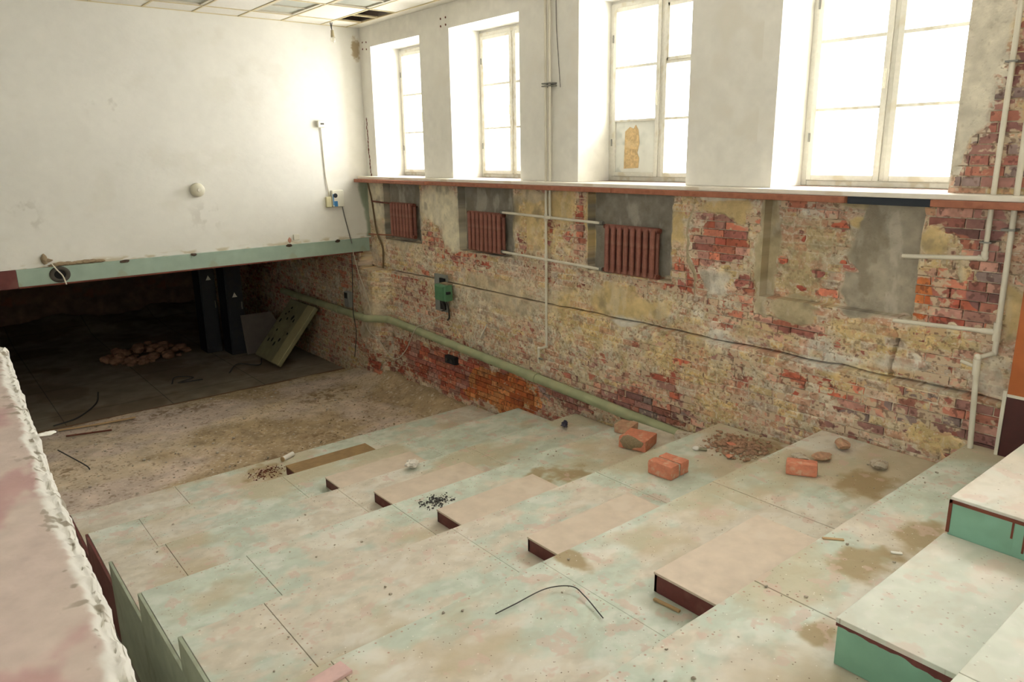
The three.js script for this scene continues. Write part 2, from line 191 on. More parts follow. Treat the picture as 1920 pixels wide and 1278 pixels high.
function brickColour(z, y) { const b = brickAt(z, y), F = field(z, y), c = covAt(z, y, F), w = [0.45, F[4], F[5], F[6]], k = ['n', 'r', 'o', 'd'][w.indexOf(Math.max(...w))], set = TONE[k];
  const h = hsh(b[0] * 7 + 3, b[1] * 13); let col = set[Math.floor(h * set.length)]; const a = 0.88 + 0.24 * hsh(b[0], b[1] * 5 + 1) + 0.34 * (fbm(z * 22, y * 22, 3) - 0.5); col = col.map((v) => v * a);
  const s = smooth(0.5, 0.62, fbm(z * 18 + 31, y * 24, 4) + 0.55 * (c + 0.16)); col = mix3(col, mix3([F[1], F[2], F[3]], [214, 196, 166], 0.35), s * 0.85);
  return mix3(col, [70, 44, 36], smooth(0.36, 0.26, fbm(z * 34, y * 34 + 11, 2)) * 0.4); }
const DOMAINS = [
  { z0: -5.5, z1: Z_END, y0: FLOOR - 0.1, y1: SILL - 0.005, cell: 0.0145, w: 1536, h: 1252 },
  { z0: FARZ, z1: -5.5, y0: FLOOR - 0.1, y1: SILL - 0.005, cell: 0.02, w: 1536, h: 912 },
  { z0: -2.319, z1: Z_END, y0: SILL, y1: CEIL, cell: 0.0145, w: 512, h: 1024 },
  { z0: -20.3, z1: FARZ, y0: FLOOR - 0.1, y1: -1.38, cell: 0.05, w: 1024, h: 448 },
];
const allBricks = [], wallUnder = struct('wall_undercroft_side', 'dim brick wall inside the dark opening, right side');
for (const D of DOMAINS) {
  const zs = [], ys = [], fill = (a, b, cuts, out) => { const n = Math.ceil((b - a) / D.cell); for (let i = 0; i <= n; i++) out.push(lerp(a, b, i / n)); for (const c of cuts) if (c > a + 0.003 && c < b - 0.003) out.push(c - 0.0006, c + 0.0006); out.sort((p, q) => p - q); };
  fill(D.z0, D.z1, NICHE.flat(), zs); fill(D.y0, D.y1, [NTOP, NBOT, LEDGE], ys); if (D.cell < 0.03) { for (let q = LEDGE - 0.008; q < LEDGE + 0.034; q += 0.004) if (q > D.y0 && q < D.y1) ys.push(q + 0.0003); ys.sort((a, b) => a - b); }
  const pos = [], uv = [], ix = [], U = (z) => (z - D.z0) / (D.z1 - D.z0), Wv = (y) => (y - D.y0) / (D.y1 - D.y0);
  for (const y of ys) for (const z of zs) { pos.push(plane(z, y) - coatHeight(z, y), y, z); uv.push(U(z), Wv(y)); }
  const n = zs.length; for (let j = 0; j + 1 < ys.length; j++) for (let i = 0; i + 1 < n; i++) { const a = j * n + i; ix.push(a, a + 1, a + n, a + 1, a + n + 1, a + n); }
  let g = new THREE.BufferGeometry(); g.setAttribute('position', new THREE.Float32BufferAttribute(pos, 3)); g.setAttribute('uv', new THREE.Float32BufferAttribute(uv, 2)); g.setIndex(ix); g = toCreasedNormals(g, 0.9);
  D.at = (u, v) => [lerp(D.z0, D.z1, u), lerp(D.y0, D.y1, v)];
  const cm = mat({ map: mapTex(D.w, D.h, (u, v) => coatColour(...D.at(u, v))), roughness: 0.95, bumpMap: rep(fineBump, (D.z1 - D.z0) * 1.5, (D.y1 - D.y0) * 1.5), bumpScale: 0.006 });
  obj('plaster_coat', g, cm, D.z0 < FARZ - 1 ? wallUnder : wallRight);
  D.brick = mat({ map: mapTex(D.w, D.h, (u, v) => brickColour(...D.at(u, v))), roughness: 0.9 });
  const seen = new Set();
  for (let y = D.y0 + 0.02; y < D.y1; y += COURSE * 0.5) for (let z = D.z0 + 0.02; z < D.z1; z += 0.06) {
    const b = brickAt(z, y), key = b[0] + ':' + b[1]; if (seen.has(key)) continue; seen.add(key);
    let [, , z0, z1, y0, y1] = b; z0 = Math.max(z0, D.z0 + 0.001); z1 = Math.min(z1, D.z1 - 0.001); if (y0 < D.y0 || y1 > D.y1 || z1 - z0 < 0.04) continue;
    for (const e of NICHE.flat()) if (e > z0 && e < z1 && y0 < NTOP && y1 > NBOT) { if (e - z0 > z1 - e) z1 = e - 0.003; else z0 = e + 0.003; }
    const zc = (z0 + z1) / 2, yc = (y0 + y1) / 2, p = plane(zc, yc); if (plane(zc, y0) !== p || plane(zc, y1) !== p) continue;
    let lo = 9; for (let s = 0; s < 5; s++) for (const t of [0.2, 0.8]) lo = Math.min(lo, coatHeight(lerp(z0, z1, 0.1 + s * 0.2), lerp(y0, y1, t)));
    const out = 0.0005 + 0.008 * hsh(b[0] * 3 + 1, b[1] * 11) - (hsh(b[0], b[1] + 99) > 0.93 ? 0.012 : 0); if (lo > out) continue;
    const q = rng(b[0] * 7919 + b[1] * 104729), J = () => (q() - 0.5) * 0.005, f = [[z0, y0], [z1, y0], [z1, y1], [z0, y1]].map(([zz, yy]) => [p - out + J() * 0.7, yy + J() * 0.8, zz + J()]), r = [[z0, y0], [z1, y0], [z1, y1], [z0, y1]].map(([zz, yy]) => [p + 0.03, yy, zz]);
    const P = [], T = [], quad = (a, c, d, e) => { for (const v of [a, c, d, a, d, e]) { P.push(...v); T.push(U(clamp(v[2], z0 + 0.003, z1 - 0.003)), Wv(clamp(v[1], y0 + 0.003, y1 - 0.003))); } };
    quad(...f); for (let k = 0; k < 4; k++) quad(f[(k + 1) % 4], f[k], r[k], r[(k + 1) % 4]);
    const bg = new THREE.BufferGeometry(); bg.setAttribute('position', new THREE.Float32BufferAttribute(P, 3)); bg.setAttribute('uv', new THREE.Float32BufferAttribute(T, 2)); bg.computeVertexNormals();
    const dist2 = p * p + yc * yc + zc * zc; allBricks.push({ bg, D, size: (z1 - z0) * p / Math.pow(dist2, 1.5) * (D.z0 < FARZ ? 0 : 1) * clamp((out - lo) * 90, 0.15, 1) });
  }
}
allBricks.sort((a, b) => b.size - a.size);
allBricks.slice(0, 300).forEach(({ bg, D }) => obj('brick', bg, D.brick, wallRight));
for (const D of DOMAINS) { const rest = allBricks.slice(300).filter((b) => b.D === D).map((b) => b.bg); if (rest.length) obj('brick_field', rest, D.brick, D.z0 < FARZ - 1 ? wallUnder : wallRight).userData.kind = 'stuff'; }
console.log('bricks', allBricks.length);

// --- sill: one long white slab, fronted by lengths of red-brown plank
obj('trim_1', bx(6.01, 6.80, -0.392, -0.352, FARZ, BACKZ, 0.7, 0.006), M.sillTop).userData = { kind: 'structure', label: 'long dusty white sill slab under the windows', category: 'trim' };
[[-11.37, -9.22, 'far length of red-brown sill plank, ending at the white wall', 5.93], [-9.21, -5.62, 'second red-brown sill plank from the white wall, above two radiators', 5.985], [-5.61, -3.02, 'red-brown sill plank ending at the dark gap below the nearest window', 5.985], [-2.36, 0.3, 'red-brown sill plank at the right edge, white pipes passing through', 5.99]].forEach(([a, b, l, x]) => {
  const p = obj('sill_plank', bx(x, 6.19, -0.446, -0.3935, a, b, 2, 0.005), M.sillWood); p.userData = { label: l, category: 'plank', group: 'planks along the window sill' }; });
{ const p = obj('sill_strip', bx(6.03, 6.19, -0.452, -0.3935, -3.015, -2.365, 2, 0.004), mat({ color: 0x2a3038, roughness: 0.8 })); p.userData = { label: 'dark blue-black strip filling the gap between two sill planks', category: 'strip' }; }

// --- windows
function bars(list, x0, x1) { return list.map(([z0, z1, y0, y1]) => bx(x0, x1, y0, y1, z0, z1, 1.5, 0.006)); }
function makeWindow(n, z0, z1, o = {}) {
  const w = struct('window_' + n, o.label), zm = (z0 + z1) / 2, yb = SILL, yt = 1.615, a = 0.055;
  obj('frame', bars([[z0, z0 + a, yb, yt], [z1 - a, z1, yb, yt], [z0 + a, z1 - a, yb, yb + 0.05], [z0 + a, z1 - a, yt - 0.05, yt], [zm - 0.022, zm + 0.022, yb + 0.05, yt - 0.05]], 6.715, 6.815), M.frame, w);
  obj('head_packing', bx(6.74, 6.9, yt, LINT + 0.01, z0, z1, 1), M.white, w);
  for (const s of [0, 1]) { const p0 = s ? zm + 0.023 : z0 + a, p1 = s ? z1 - a : zm - 0.023, b = 0.05;
    const list = [[p0, p0 + b, yb + 0.05, yt - 0.05], [p1 - b, p1, yb + 0.05, yt - 0.05], [p0 + b, p1 - b, yb + 0.05, yb + 0.1], [p0 + b, p1 - b, yt - 0.1, yt - 0.05], [p0 + b, p1 - b, 0.318, 0.346], [p0 + b, p1 - b, 0.902, 0.934]];
    const sash = obj('sash', bars(list, 6.70, 6.755), M.frame, w);
    if (o.vent && s) obj('vent_sash', bars([[p0 + b, p0 + b + 0.03, 0.934, yt - 0.1], [p1 - b - 0.03, p1 - b, 0.934, yt - 0.1], [p0 + b, p1 - b, 0.934, 0.97], [p0 + b, p1 - b, yt - 0.14, yt - 0.1]], 6.69, 6.72), M.frame, w);
    [[yb + 0.1, 0.318], [0.346, 0.902], [0.934, yt - 0.1]].forEach(([y0, y1], r) => {
      if (o.boarded && !s && r === 0) { obj('board', bx(6.722, 6.74, y0, y1, p0 + b, p1 - b, 1, 0.002), mat({ map: speck([214, 214, 204], 0.05, 9, [176, 180, 172]) }), sash);
        const sh = new THREE.Shape(); [[0.14, 0.04], [0.36, 0.05], [0.37, 0.16], [0.34, 0.22], [0.37, 0.33], [0.35, 0.47], [0.31, 0.53], [0.28, 0.49], [0.22, 0.51], [0.15, 0.46]].forEach(([u, v], i) => i ? sh.lineTo(u, v) : sh.moveTo(u, v));
        const eg = new THREE.ExtrudeGeometry(sh, { depth: 0.006, bevelEnabled: false }); eg.rotateY(-Math.PI / 2); eg.translate(6.721, y0, p0 + b); boxUV(eg, 1.5); obj('plywood_patch', eg, M.board, sash); }
      else obj('pane', bx(6.727, 6.731, y0, y1, p0 + b, p1 - b), M.clear, sash); }); 
    if (s === 0) obj('handle', [bx(6.675, 6.70, 0.50, 0.62, p1 - 0.035, p1 - 0.02, 1, 0.004), bx(6.69, 6.702, 0.48, 0.64, p1 - 0.04, p1 - 0.015, 1, 0.002)], M.plastic, sash);
    obj('hinge', [rod([6.695, 0.05, s ? p1 - 0.004 : p0 + 0.004], [6.695, 0.13, s ? p1 - 0.004 : p0 + 0.004], 0.009), rod([6.695, 1.2, s ? p1 - 0.004 : p0 + 0.004], [6.695, 1.28, s ? p1 - 0.004 : p0 + 0.004], 0.009)], M.steel, sash); }
  return w; }
const WL = ['farthest white wooden window, beside the white wall', 'second white wooden window from the white wall', 'third white wooden window, one lower pane boarded with torn plywood', 'nearest large white wooden window with six panes', 'white wooden window past the right edge', 'white wooden window behind the viewer'];
WIN.forEach(([a, b], i) => makeWindow(i + 1, a, b, { label: WL[i], vent: i === 2, boarded: i === 2 }));

// --- far wall, beam and the hollow below the stage wall
const farMap = mapTex(1400, 600, (u, v) => { const x = lerp(LEFTX, 6.2, u), y = lerp(-1.4, 2.26, v); let c = [228, 226, 217]; const a = fbm(x * 1.6, y * 1.6, 5) - 0.5, b = fbm(x * 12, y * 12, 3) - 0.5; c = c.map((k) => k * (1 + 0.05 * a + 0.025 * b));
  c = mix3(c, [196, 190, 170], smooth(0.6, 0.8, fbm(x * 2.3 + 5, y * 3.1, 5)) * 0.12);
  const edge = 6.03 + 0.09 * smooth(-0.5, -1.2, y) + 0.06 * (fbm(y * 9, x * 2, 3) - 0.5); if (y < -0.37 && y > -1.36) c = mix3(c, [132, 146, 118], smooth(edge - 0.03, edge + 0.03, x) * (0.55 + 0.4 * fbm(x * 20, y * 5, 3)));
  const d1 = Math.hypot((x - 6.13) / 0.09, (y - 1.66) / 0.2); c = mix3(c, [150, 128, 92], smooth(1.1, 0.5, d1 + 0.9 * (fbm(x * 22, y * 22, 3) - 0.5)) * 0.75);
  for (const [sx, sy, r] of [[1.25, -0.62, 0.28], [1.35, -0.8, 0.16], [3.5, -0.85, 0.4], [2.4, 0.7, 0.4]]) { const d = Math.hypot(x - sx, (y - sy) * 1.3) / r; c = mix3(c, [176, 172, 158], smooth(1, 0.2, d) * smooth(0.5, 0.66, fbm(x * 9, y * 7, 4)) * 0.3); }
  c = mix3(c, [186, 172, 140], smooth(0.06, 0.0, y + 1.376 - 0.05 * fbm(x * 5, 1, 3)) * smooth(0.4, 0.6, fbm(x * 6, y * 20, 3)) * 0.7);
  return c; });
const planeUV = (g, ax, a0, a1, b0, b1) => { const p = g.attributes.position, u = g.attributes.uv; for (let i = 0; i < p.count; i++) { const a = ax === 'z' ? p.getZ(i) : p.getX(i), b = ax === 'f' ? p.getZ(i) : p.getY(i); u.setXY(i, (a - a0) / (a1 - a0), (b - b0) / (b1 - b0)); } return g; };
const wallFar = struct('wall_far', 'white plastered wall above the dark opening');
obj('plaster_face', planeUV(bx(LEFTX, 6.22, -1.376, CEIL + 0.3, FARZ - 0.3, FARZ), 'x', LEFTX, 6.2, -1.4, 2.26), mat({ map: farMap, bumpMap: rep(grainBump, 6, 3), bumpScale: 0.004 }), wallFar);
obj('wall_back', bx(LEFTX - 0.2, 7.2, FLOOR - 0.4, CEIL + 0.3, BACKZ, BACKZ + 0.25, 0.5), M.white).userData = { kind: 'structure', label: 'white wall behind the viewer', category: 'wall' };
const LW = [[-2.2, -1.0], [0.2, 1.4]];  // unseen windows added to brighten the brick wall and left-facing surfaces
{ const w = struct('wall_left', 'white wall on the left of the hall, with small added windows'); obj('wall_face', [bx(LEFTX - 0.25, LEFTX, FLOOR - 0.4, -0.1, -20.5, BACKZ + 0.25, 0.5), bx(LEFTX - 0.25, LEFTX, 1.5, CEIL + 0.3, -20.5, BACKZ + 0.25, 0.5)], M.white, w);
  const c = [-20.5, ...LW.flat(), BACKZ + 0.25]; for (let i = 0; i < c.length; i += 2) obj('pier', bx(LEFTX - 0.25, LEFTX, -0.1, 1.5, c[i], c[i + 1], 0.5), M.white, w);
  LW.forEach(([a, b], i) => { const q = struct('window_' + (7 + i), 'small added window of the left wall, unseen, for fill light'), m = (a + b) / 2, X = LEFTX - 0.2; obj('frame', [bx(X, X + 0.06, -0.1, 1.5, a, a + 0.06), bx(X, X + 0.06, -0.1, 1.5, b - 0.06, b), bx(X, X + 0.06, -0.1, -0.04, a + 0.06, b - 0.06), bx(X, X + 0.06, 1.44, 1.5, a + 0.06, b - 0.06), bx(X, X + 0.06, -0.04, 1.44, m - 0.03, m + 0.03)], M.frame, q); for (const [e, f] of [[a + 0.06, m - 0.03], [m + 0.03, b - 0.06]]) obj('pane', bx(X + 0.028, X + 0.032, -0.04, 1.44, e, f), M.clear, q); }); }
obj('wall_undercroft_left', bx(LEFTX, LEFTX + 0.1, FLOOR - 0.3, -1.62, -20.4, FARZ - 0.3, 0.5), M.darkWall).userData = { kind: 'structure', label: 'dark wall on the left inside the low opening', category: 'wall' };
obj('wall_undercroft', bx(LEFTX, 6.4, FLOOR - 0.3, -1.3, -20.5, -20.2, 0.6), M.darkWall).userData = { kind: 'structure', label: 'dark rough back wall inside the low opening', category: 'wall' };
obj('ceiling', bx(LEFTX, 6.3, -1.615, -1.38, -20.4, FARZ - 0.06, 0.5), M.concrete).userData = { kind: 'structure', label: 'concrete ceiling of the low dark opening', category: 'ceiling' };
{ const b = thing('steel_beam', 'pale green painted steel beam along the foot of the white wall', 'beam');
  obj('web', bx(1.04, 6.14, -1.60, -1.378, FARZ - 0.05, FARZ + 0.03, 0.8, 0.004), M.beam, b); obj('flange', bx(1.04, 6.0, -1.618, -1.598, FARZ - 0.05, FARZ + 0.045, 0.8, 0.004), M.rust, b);
  obj('end_plate', bx(0.1, 1.038, -1.615, -1.377, FARZ - 0.05, FARZ + 0.034, 0.8, 0.004), M.maroon, b).userData.label = 'maroon painted end of the beam';
  [[2.32, 0.14], [3.24, 0.1], [4.71, 0.11], [5.55, 0.1]].forEach(([x, w], i) => obj('dark_hole_lump', boxUV(lump(0.05, w / 0.1, 0.5, 0.5, 50 + i, 2).translate(x, -1.412, FARZ + 0.028), 4), mat({ color: 0x4a3a2c }), b));  // dark brown colour stands in for shaded holes along the beam top
  const t = new THREE.TorusGeometry(0.082, 0.026, 10, 28).scale(1.15, 1, 0.8).translate(1.52, -1.485, FARZ + 0.03); obj('pipe_collar', boxUV(t, 3), mat({ color: 0x4a453c }), b); obj('pipe_mouth', new THREE.CylinderGeometry(0.085, 0.085, 0.02, 24).rotateX(Math.PI / 2).scale(1.15, 1, 1).translate(1.52, -1.485, FARZ + 0.03), M.black, b); base(b);
  const c = obj('cable_end', tube([[1.44, -1.33, FARZ + 0.05], [1.49, -1.42, FARZ + 0.09], [1.54, -1.5, FARZ + 0.09], [1.57, -1.62, FARZ + 0.07]], 0.009, 20, 6, 0.5), M.wireWhite); c.userData = { label: 'short white cable dangling from the round hole in the beam', category: 'cable' };
  const g = []; for (let i = 0; i < 9; i++) g.push(lump(0.05, 1.6, 0.55, 0.5, 90 + i).translate(1.40 + i * 0.075, -1.376 + (i === 0 ? 0.06 : 0), FARZ + 0.02)); g.push(lump(0.06, 0.7, 1.3, 0.5, 7).translate(1.37, -1.34, FARZ + 0.02)); const m = obj('mortar_ridge', g, M.dust); m.userData = { label: 'broken ridge of mortar left on the beam above the round hole', category: 'mortar' };
}

// --- ceiling of tiles with holes and dead light panels
{ const c = struct('ceiling', 'suspended ceiling of pale tiles with two missing tiles by the corner');
  obj('ceiling_deck', bx(LEFTX, 6.3, CEIL + 0.28, CEIL + 0.4, FARZ - 0.3, BACKZ + 0.3, 0.5), mat({ map: speck([120, 78, 60], 0.2, 10) }), c);
  obj('near_tiles', bx(LEFTX, 6.21, CEIL, CEIL + 0.02, -7.7, BACKZ, 0.5), M.tile, c);
  const XS = [-4.2, -3.42, -2.78, -2.14, -1.5, -0.86, -0.22, 0.42, 1.06, 1.70, 2.34, 2.98, 3.63, 4.27, 4.91, 5.55, 5.985], ZS = [FARZ, -10.88, -9.85, -8.78, -7.7];
  obj('edge_strip', bx(5.99, 6.21, CEIL, CEIL + 0.02, FARZ, -7.7, 1), M.tile, c);
  const grid = []; for (const x of XS) grid.push(bx(x - 0.013, x + 0.013, CEIL - 0.006, CEIL + 0.015, FARZ, -7.7)); for (const z of ZS) grid.push(bx(LEFTX, 6.0, CEIL - 0.007, CEIL + 0.015, z - 0.013, z + 0.013)); grid.push(bx(5.55, 5.99, CEIL - 0.007, CEIL + 0.015, -10.395, -10.355)); obj('grid', grid, M.tileGrid, c);
  for (let i = 0; i + 1 < XS.length; i++) for (let j = 0; j + 1 < ZS.length; j++) { if (i === 15 && j === 1) continue; const x0 = XS[i] + 0.016, x1 = XS[i + 1] - 0.016, z0 = ZS[j] + 0.016, z1 = ZS[j + 1] - 0.016;
    if ((i === 11 && j === 1) || (i === 13 && j === 1) || (i === 14 && j === 2) || (i === 8 && j === 2)) { for (const [p, q] of [[z0 + 0.03, (z0 + z1) / 2 - 0.008], [(z0 + z1) / 2 + 0.008, z1 - 0.03]]) obj('light_diffuser', bx(x0 + 0.05, x1 - 0.05, CEIL + 0.02, CEIL + 0.03, p, q, 1), M.diffuser, c); obj('light_housing', [bx(x0, x0 + 0.05, CEIL, CEIL + 0.05, z0, z1), bx(x1 - 0.05, x1, CEIL, CEIL + 0.05, z0, z1), bx(x0, x1, CEIL, CEIL + 0.05, z0, z0 + 0.03), bx(x0, x1, CEIL, CEIL + 0.05, z1 - 0.03, z1), bx(x0, x1, CEIL + 0.002, CEIL + 0.04, (z0 + z1) / 2 - 0.008, (z0 + z1) / 2 + 0.008)], M.wireWhite, c); }
    else obj('ceiling_tile', bx(x0, x1, CEIL + 0.002, CEIL + 0.014, z0, z1, 1), M.tile, c); } }

// --- floors
function ground(x0, x1, z0, z1, cell, fy, mp) { const nx = Math.ceil((x1 - x0) / cell), nz = Math.ceil((z1 - z0) / cell), pos = [], uv = [], ix = [];
  for (let j = 0; j <= nz; j++) for (let i = 0; i <= nx; i++) { const x = lerp(x0, x1, i / nx), z = lerp(z0, z1, j / nz); pos.push(x, fy(x, z), z); uv.push(i / nx, j / nz); }
  for (let j = 0; j < nz; j++) for (let i = 0; i < nx; i++) { const a = j * (nx + 1) + i, b = a + nx + 1; ix.push(a, b, a + 1, a + 1, b, b + 1); }
  const g = new THREE.BufferGeometry(); g.setAttribute('position', new THREE.Float32BufferAttribute(pos, 3)); g.setAttribute('uv', new THREE.Float32BufferAttribute(uv, 2)); g.setIndex(ix); g.computeVertexNormals(); return g; }
{ const f = struct('floor', 'dirty flat floor between the tiers and the dark opening');
  const fx0 = -1.0, fx1 = 6.3, fz0 = -12.13, fz1 = -7.9;
  const fm = mapTex(1536, 768, (u, v) => { const x = lerp(fx0, fx1, u), z = lerp(fz0, fz1, v); const a = fbm(x * 0.8 + 3, z * 0.8, 4), b = fbm(x * 6, z * 6, 4) - 0.5, k = fbm(x * 30, z * 30, 2); let c = mix3([200, 182, 156], [200, 182, 166], smooth(0.4, 0.6, fbm(x * 0.7, z * 1.4 + 4, 3)));
    const right = smooth(0.42, 0.62, a + 0.06 * (x - 3.4)); c = mix3(c, [164, 142, 106], right * 0.75); c = c.map((q) => q * (1 + 0.3 * b));
    for (const [sx, sz, rx, rz] of [[4.05, -9.2, 0.5, 0.35], [3.4, -8.9, 0.4, 0.3], [2.8, -11.75, 1.1, 0.3], [4.9, -10.9, 0.8, 0.5], [1.05, -10.3, 0.3, 0.3]]) { const d = Math.hypot((x - sx) / rx, (z - sz) / rz); c = mix3(c, [104, 80, 54], smooth(1, 0.3, d) * smooth(0.44, 0.66, fbm(x * 14, z * 14, 4)) * 0.55); }
    c = mix3(c, [120, 100, 78], smooth(0.32, 0.22, k) * 0.5); c = mix3(c, [214, 204, 186], smooth(0.72, 0.78, k) * 0.6); return c; });
  obj('dirt_surface', ground(fx0, fx1, fz0, fz1, 0.05, (x, z) => FLOOR + 0.02 * (fbm(x * 3, z * 3, 3) - 0.5) + 0.008 * (fbm(x * 15, z * 15, 2) - 0.5) + 0.17 * smooth(5.5, 6.15, x) * smooth(-12.1, -11.6, z) * (0.5 + fbm(x * 4, z * 4, 3)), fm), mat({ map: fm, roughness: 1, bumpMap: rep(grainBump, 8, 4), bumpScale: 0.01 }), f);
  const um = mapTex(1024, 640, (u, v) => { const x = lerp(LEFTX, 6.3, u), z = lerp(-20.3, -12.1, v), b = fbm(x * 5, z * 5, 4) - 0.5; let c = [140, 130, 112].map((q) => q * (1 + 0.3 * b)); c = mix3(c, [110, 92, 72], smooth(0.5, 0.65, fbm(x * 1.2, z * 1.2 + 3, 4)) * 0.6); const s = Math.abs((x + 10) % 1.52 - 0.76) < 0.006 || Math.abs((z + 20) % 1.6 - 0.8) < 0.008; return s ? c.map((q) => q * 0.6) : c; });
  obj('undercroft_boards', ground(LEFTX, 6.3, -20.3, -12.17, 0.1, (x, z) => FLOOR - 0.035 + 0.5 * smooth(-18.2, -20, z) * fbm(x * 2, z * 2, 3) * (0.4 + 0.6 * fbm(x * 0.8, 3, 2)), um), mat({ map: um, roughness: 0.9 }), f);
  obj('edge_batten', bx(0.6, 5.9, FLOOR - 0.05, FLOOR + 0.006, -12.165, -12.12, 1, 0.004), mat({ map: speck([120, 92, 68], 0.2, 20) }), f);
  obj('side_floor', bx(LEFTX, -0.99, FLOOR - 0.12, FLOOR, -12.13, BACKZ, 0.5), M.concrete, f);
  obj('floor_base', bx(LEFTX - 0.2, 6.6, FLOOR - 0.5, FLOOR - 0.12, -20.5, BACKZ + 0.3, 0.5), M.concrete, f); }

// --- seating tiers
const TZ = [-8.44, -7.37, -6.25, -5.2, -4.15, -3.08, -1.91], TY = [-3.62, -3.39, -3.165, -2.935, -2.70, -2.465, -2.234], TX0 = 0.86, TX1 = 6.1;
const SEAMS = [[1.9, 4.3], [1.3, 2.75, 4.4], [1.27, 2.86, 4.45], [1.6, 2.87, 4.4], [1.35, 2.78, 4.3], [1.3, 2.72, 4.47, 5.17], [1.7, 3.2, 5.0]];
const STAIN = [[4.42, -4.66, 0.26, 0.24], [4.25, -4.85, 0.18, 0.1], [3.78, -1.62, 0.3, 0.16], [4.3, -1.53, 0.32, 0.13], [3.04, -1.47, 0.14, 0.09], [2.84, -8.1, 0.3, 0.25], [2.9, -3.0, 0.1, 0.2], [5.8, -3.6, 0.35, 0.35], [5.3, -2.3, 0.3, 0.2]];
const onTier = (z) => { let k = 0; for (let i = 0; i < 7; i++) if (z >= TZ[i]) k = i; return k; };
function treadColour(x, z, kk) { const k = kk ?? onTier(z), o = k * 13.7; const a = fbm(x * 0.9 + o, z * 0.9, 4), b = fbm(x * 5 + o, z * 7, 4) - 0.5, s = fbm(x * 16, z * 16 + o, 3);
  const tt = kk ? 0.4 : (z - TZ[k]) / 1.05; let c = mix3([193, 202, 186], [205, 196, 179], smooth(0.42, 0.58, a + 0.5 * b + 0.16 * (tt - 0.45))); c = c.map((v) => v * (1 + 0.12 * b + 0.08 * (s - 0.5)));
  c = mix3(c, [222, 220, 208], smooth(0.58, 0.7, fbm(x * 3.1 + 50 + o, z * 4.1, 5)) * 0.5);
  const wx = x + 0.16 * fbm(x * 4, z * 4 + o, 3), wz = z + 0.16 * fbm(x * 4 + 9, z * 4 + o, 3), scuff = fbm(wx * 8 + o, wz * 12, 5); c = mix3(c, [226, 224, 216], smooth(0.54, 0.74, scuff) * 0.32); c = mix3(c, [176, 168, 148], smooth(0.44, 0.26, scuff) * 0.28);
  const dirt = smooth(0.5, 0.68, fbm(x * 1.5 + 8, z * 1.9 + o, 5) + (x > 4.3 ? 0.05 : -0.05)); c = mix3(c, [186, 170, 138], dirt * 0.6);  // brown patches, a step denser on the window-wall side
  for (const [sx, sz, rx, rz] of STAIN) { const d = Math.hypot((x - sx) / rx, (z - sz) / rz); if (d < 1.4) c = mix3(c, [158, 136, 98], smooth(1.1, 0.5, d + 1.3 * (fbm(x * 7, z * 7, 4) - 0.5)) * 0.8); }
  c = mix3(c, [206, 176, 162], smooth(0.66, 0.74, fbm(x * 9 + 31, z * 9 + o, 4)) * 0.5);
  const zf = TZ[k], nail = (px, pz) => Math.hypot(x - px, z - pz); let n = 9; const st = 0.085; for (const dz of [0.03, 0.14]) { if (Math.abs(z - zf - dz) < 0.03) { const i = Math.round(x / st), h = hsh(i, k * 9 + (dz > 0.1 ? 4 : 0)); if (h > (dz > 0.1 ? 0.85 : 0.3)) n = Math.min(n, nail(i * st + (h - 0.5) * 0.05, zf + dz + (hsh(i, 5) - 0.5) * 0.02)); } }
  for (const sx of SEAMS[k]) for (const e of [-0.03, 0.035]) if (Math.abs(x - sx - e) < 0.02) { const i = Math.round(z / 0.06), h = hsh(i, k + 60); if (h > 0.25) n = Math.min(n, nail(sx + e + (h - 0.5) * 0.012, i * 0.06 + (hsh(i, 8) - 0.5) * 0.02)); }
  c = mix3(c, [164, 116, 98], smooth(0.008, 0.003, n) * 0.65);
  const f = hsh(Math.floor(x * 220), Math.floor(z * 220)); if (f > 0.9975) c = [112, 92, 74]; else if (f < 0.0015) c = [232, 228, 218];
  return c; }
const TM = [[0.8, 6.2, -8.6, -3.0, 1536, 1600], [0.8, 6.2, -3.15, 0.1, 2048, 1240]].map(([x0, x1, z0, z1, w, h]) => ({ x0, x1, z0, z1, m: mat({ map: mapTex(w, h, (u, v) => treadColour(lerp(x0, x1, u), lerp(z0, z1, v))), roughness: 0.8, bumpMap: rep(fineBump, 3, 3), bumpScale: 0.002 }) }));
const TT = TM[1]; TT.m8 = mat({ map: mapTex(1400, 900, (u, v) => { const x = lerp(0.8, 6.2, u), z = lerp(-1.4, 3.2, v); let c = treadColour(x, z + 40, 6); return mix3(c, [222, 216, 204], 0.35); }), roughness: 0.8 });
const ORD = ['lowest', 'second lowest', 'third lowest', 'fourth', 'fifth', 'sixth', 'seventh'];
const tread = (x0, x1, y, z0, z1, T, t = 0.03) => planeUV(bx(x0, x1, y - t, y, z0, z1, 1, 0.003), 'f', T.x0, T.x1, T.z0, T.z1);
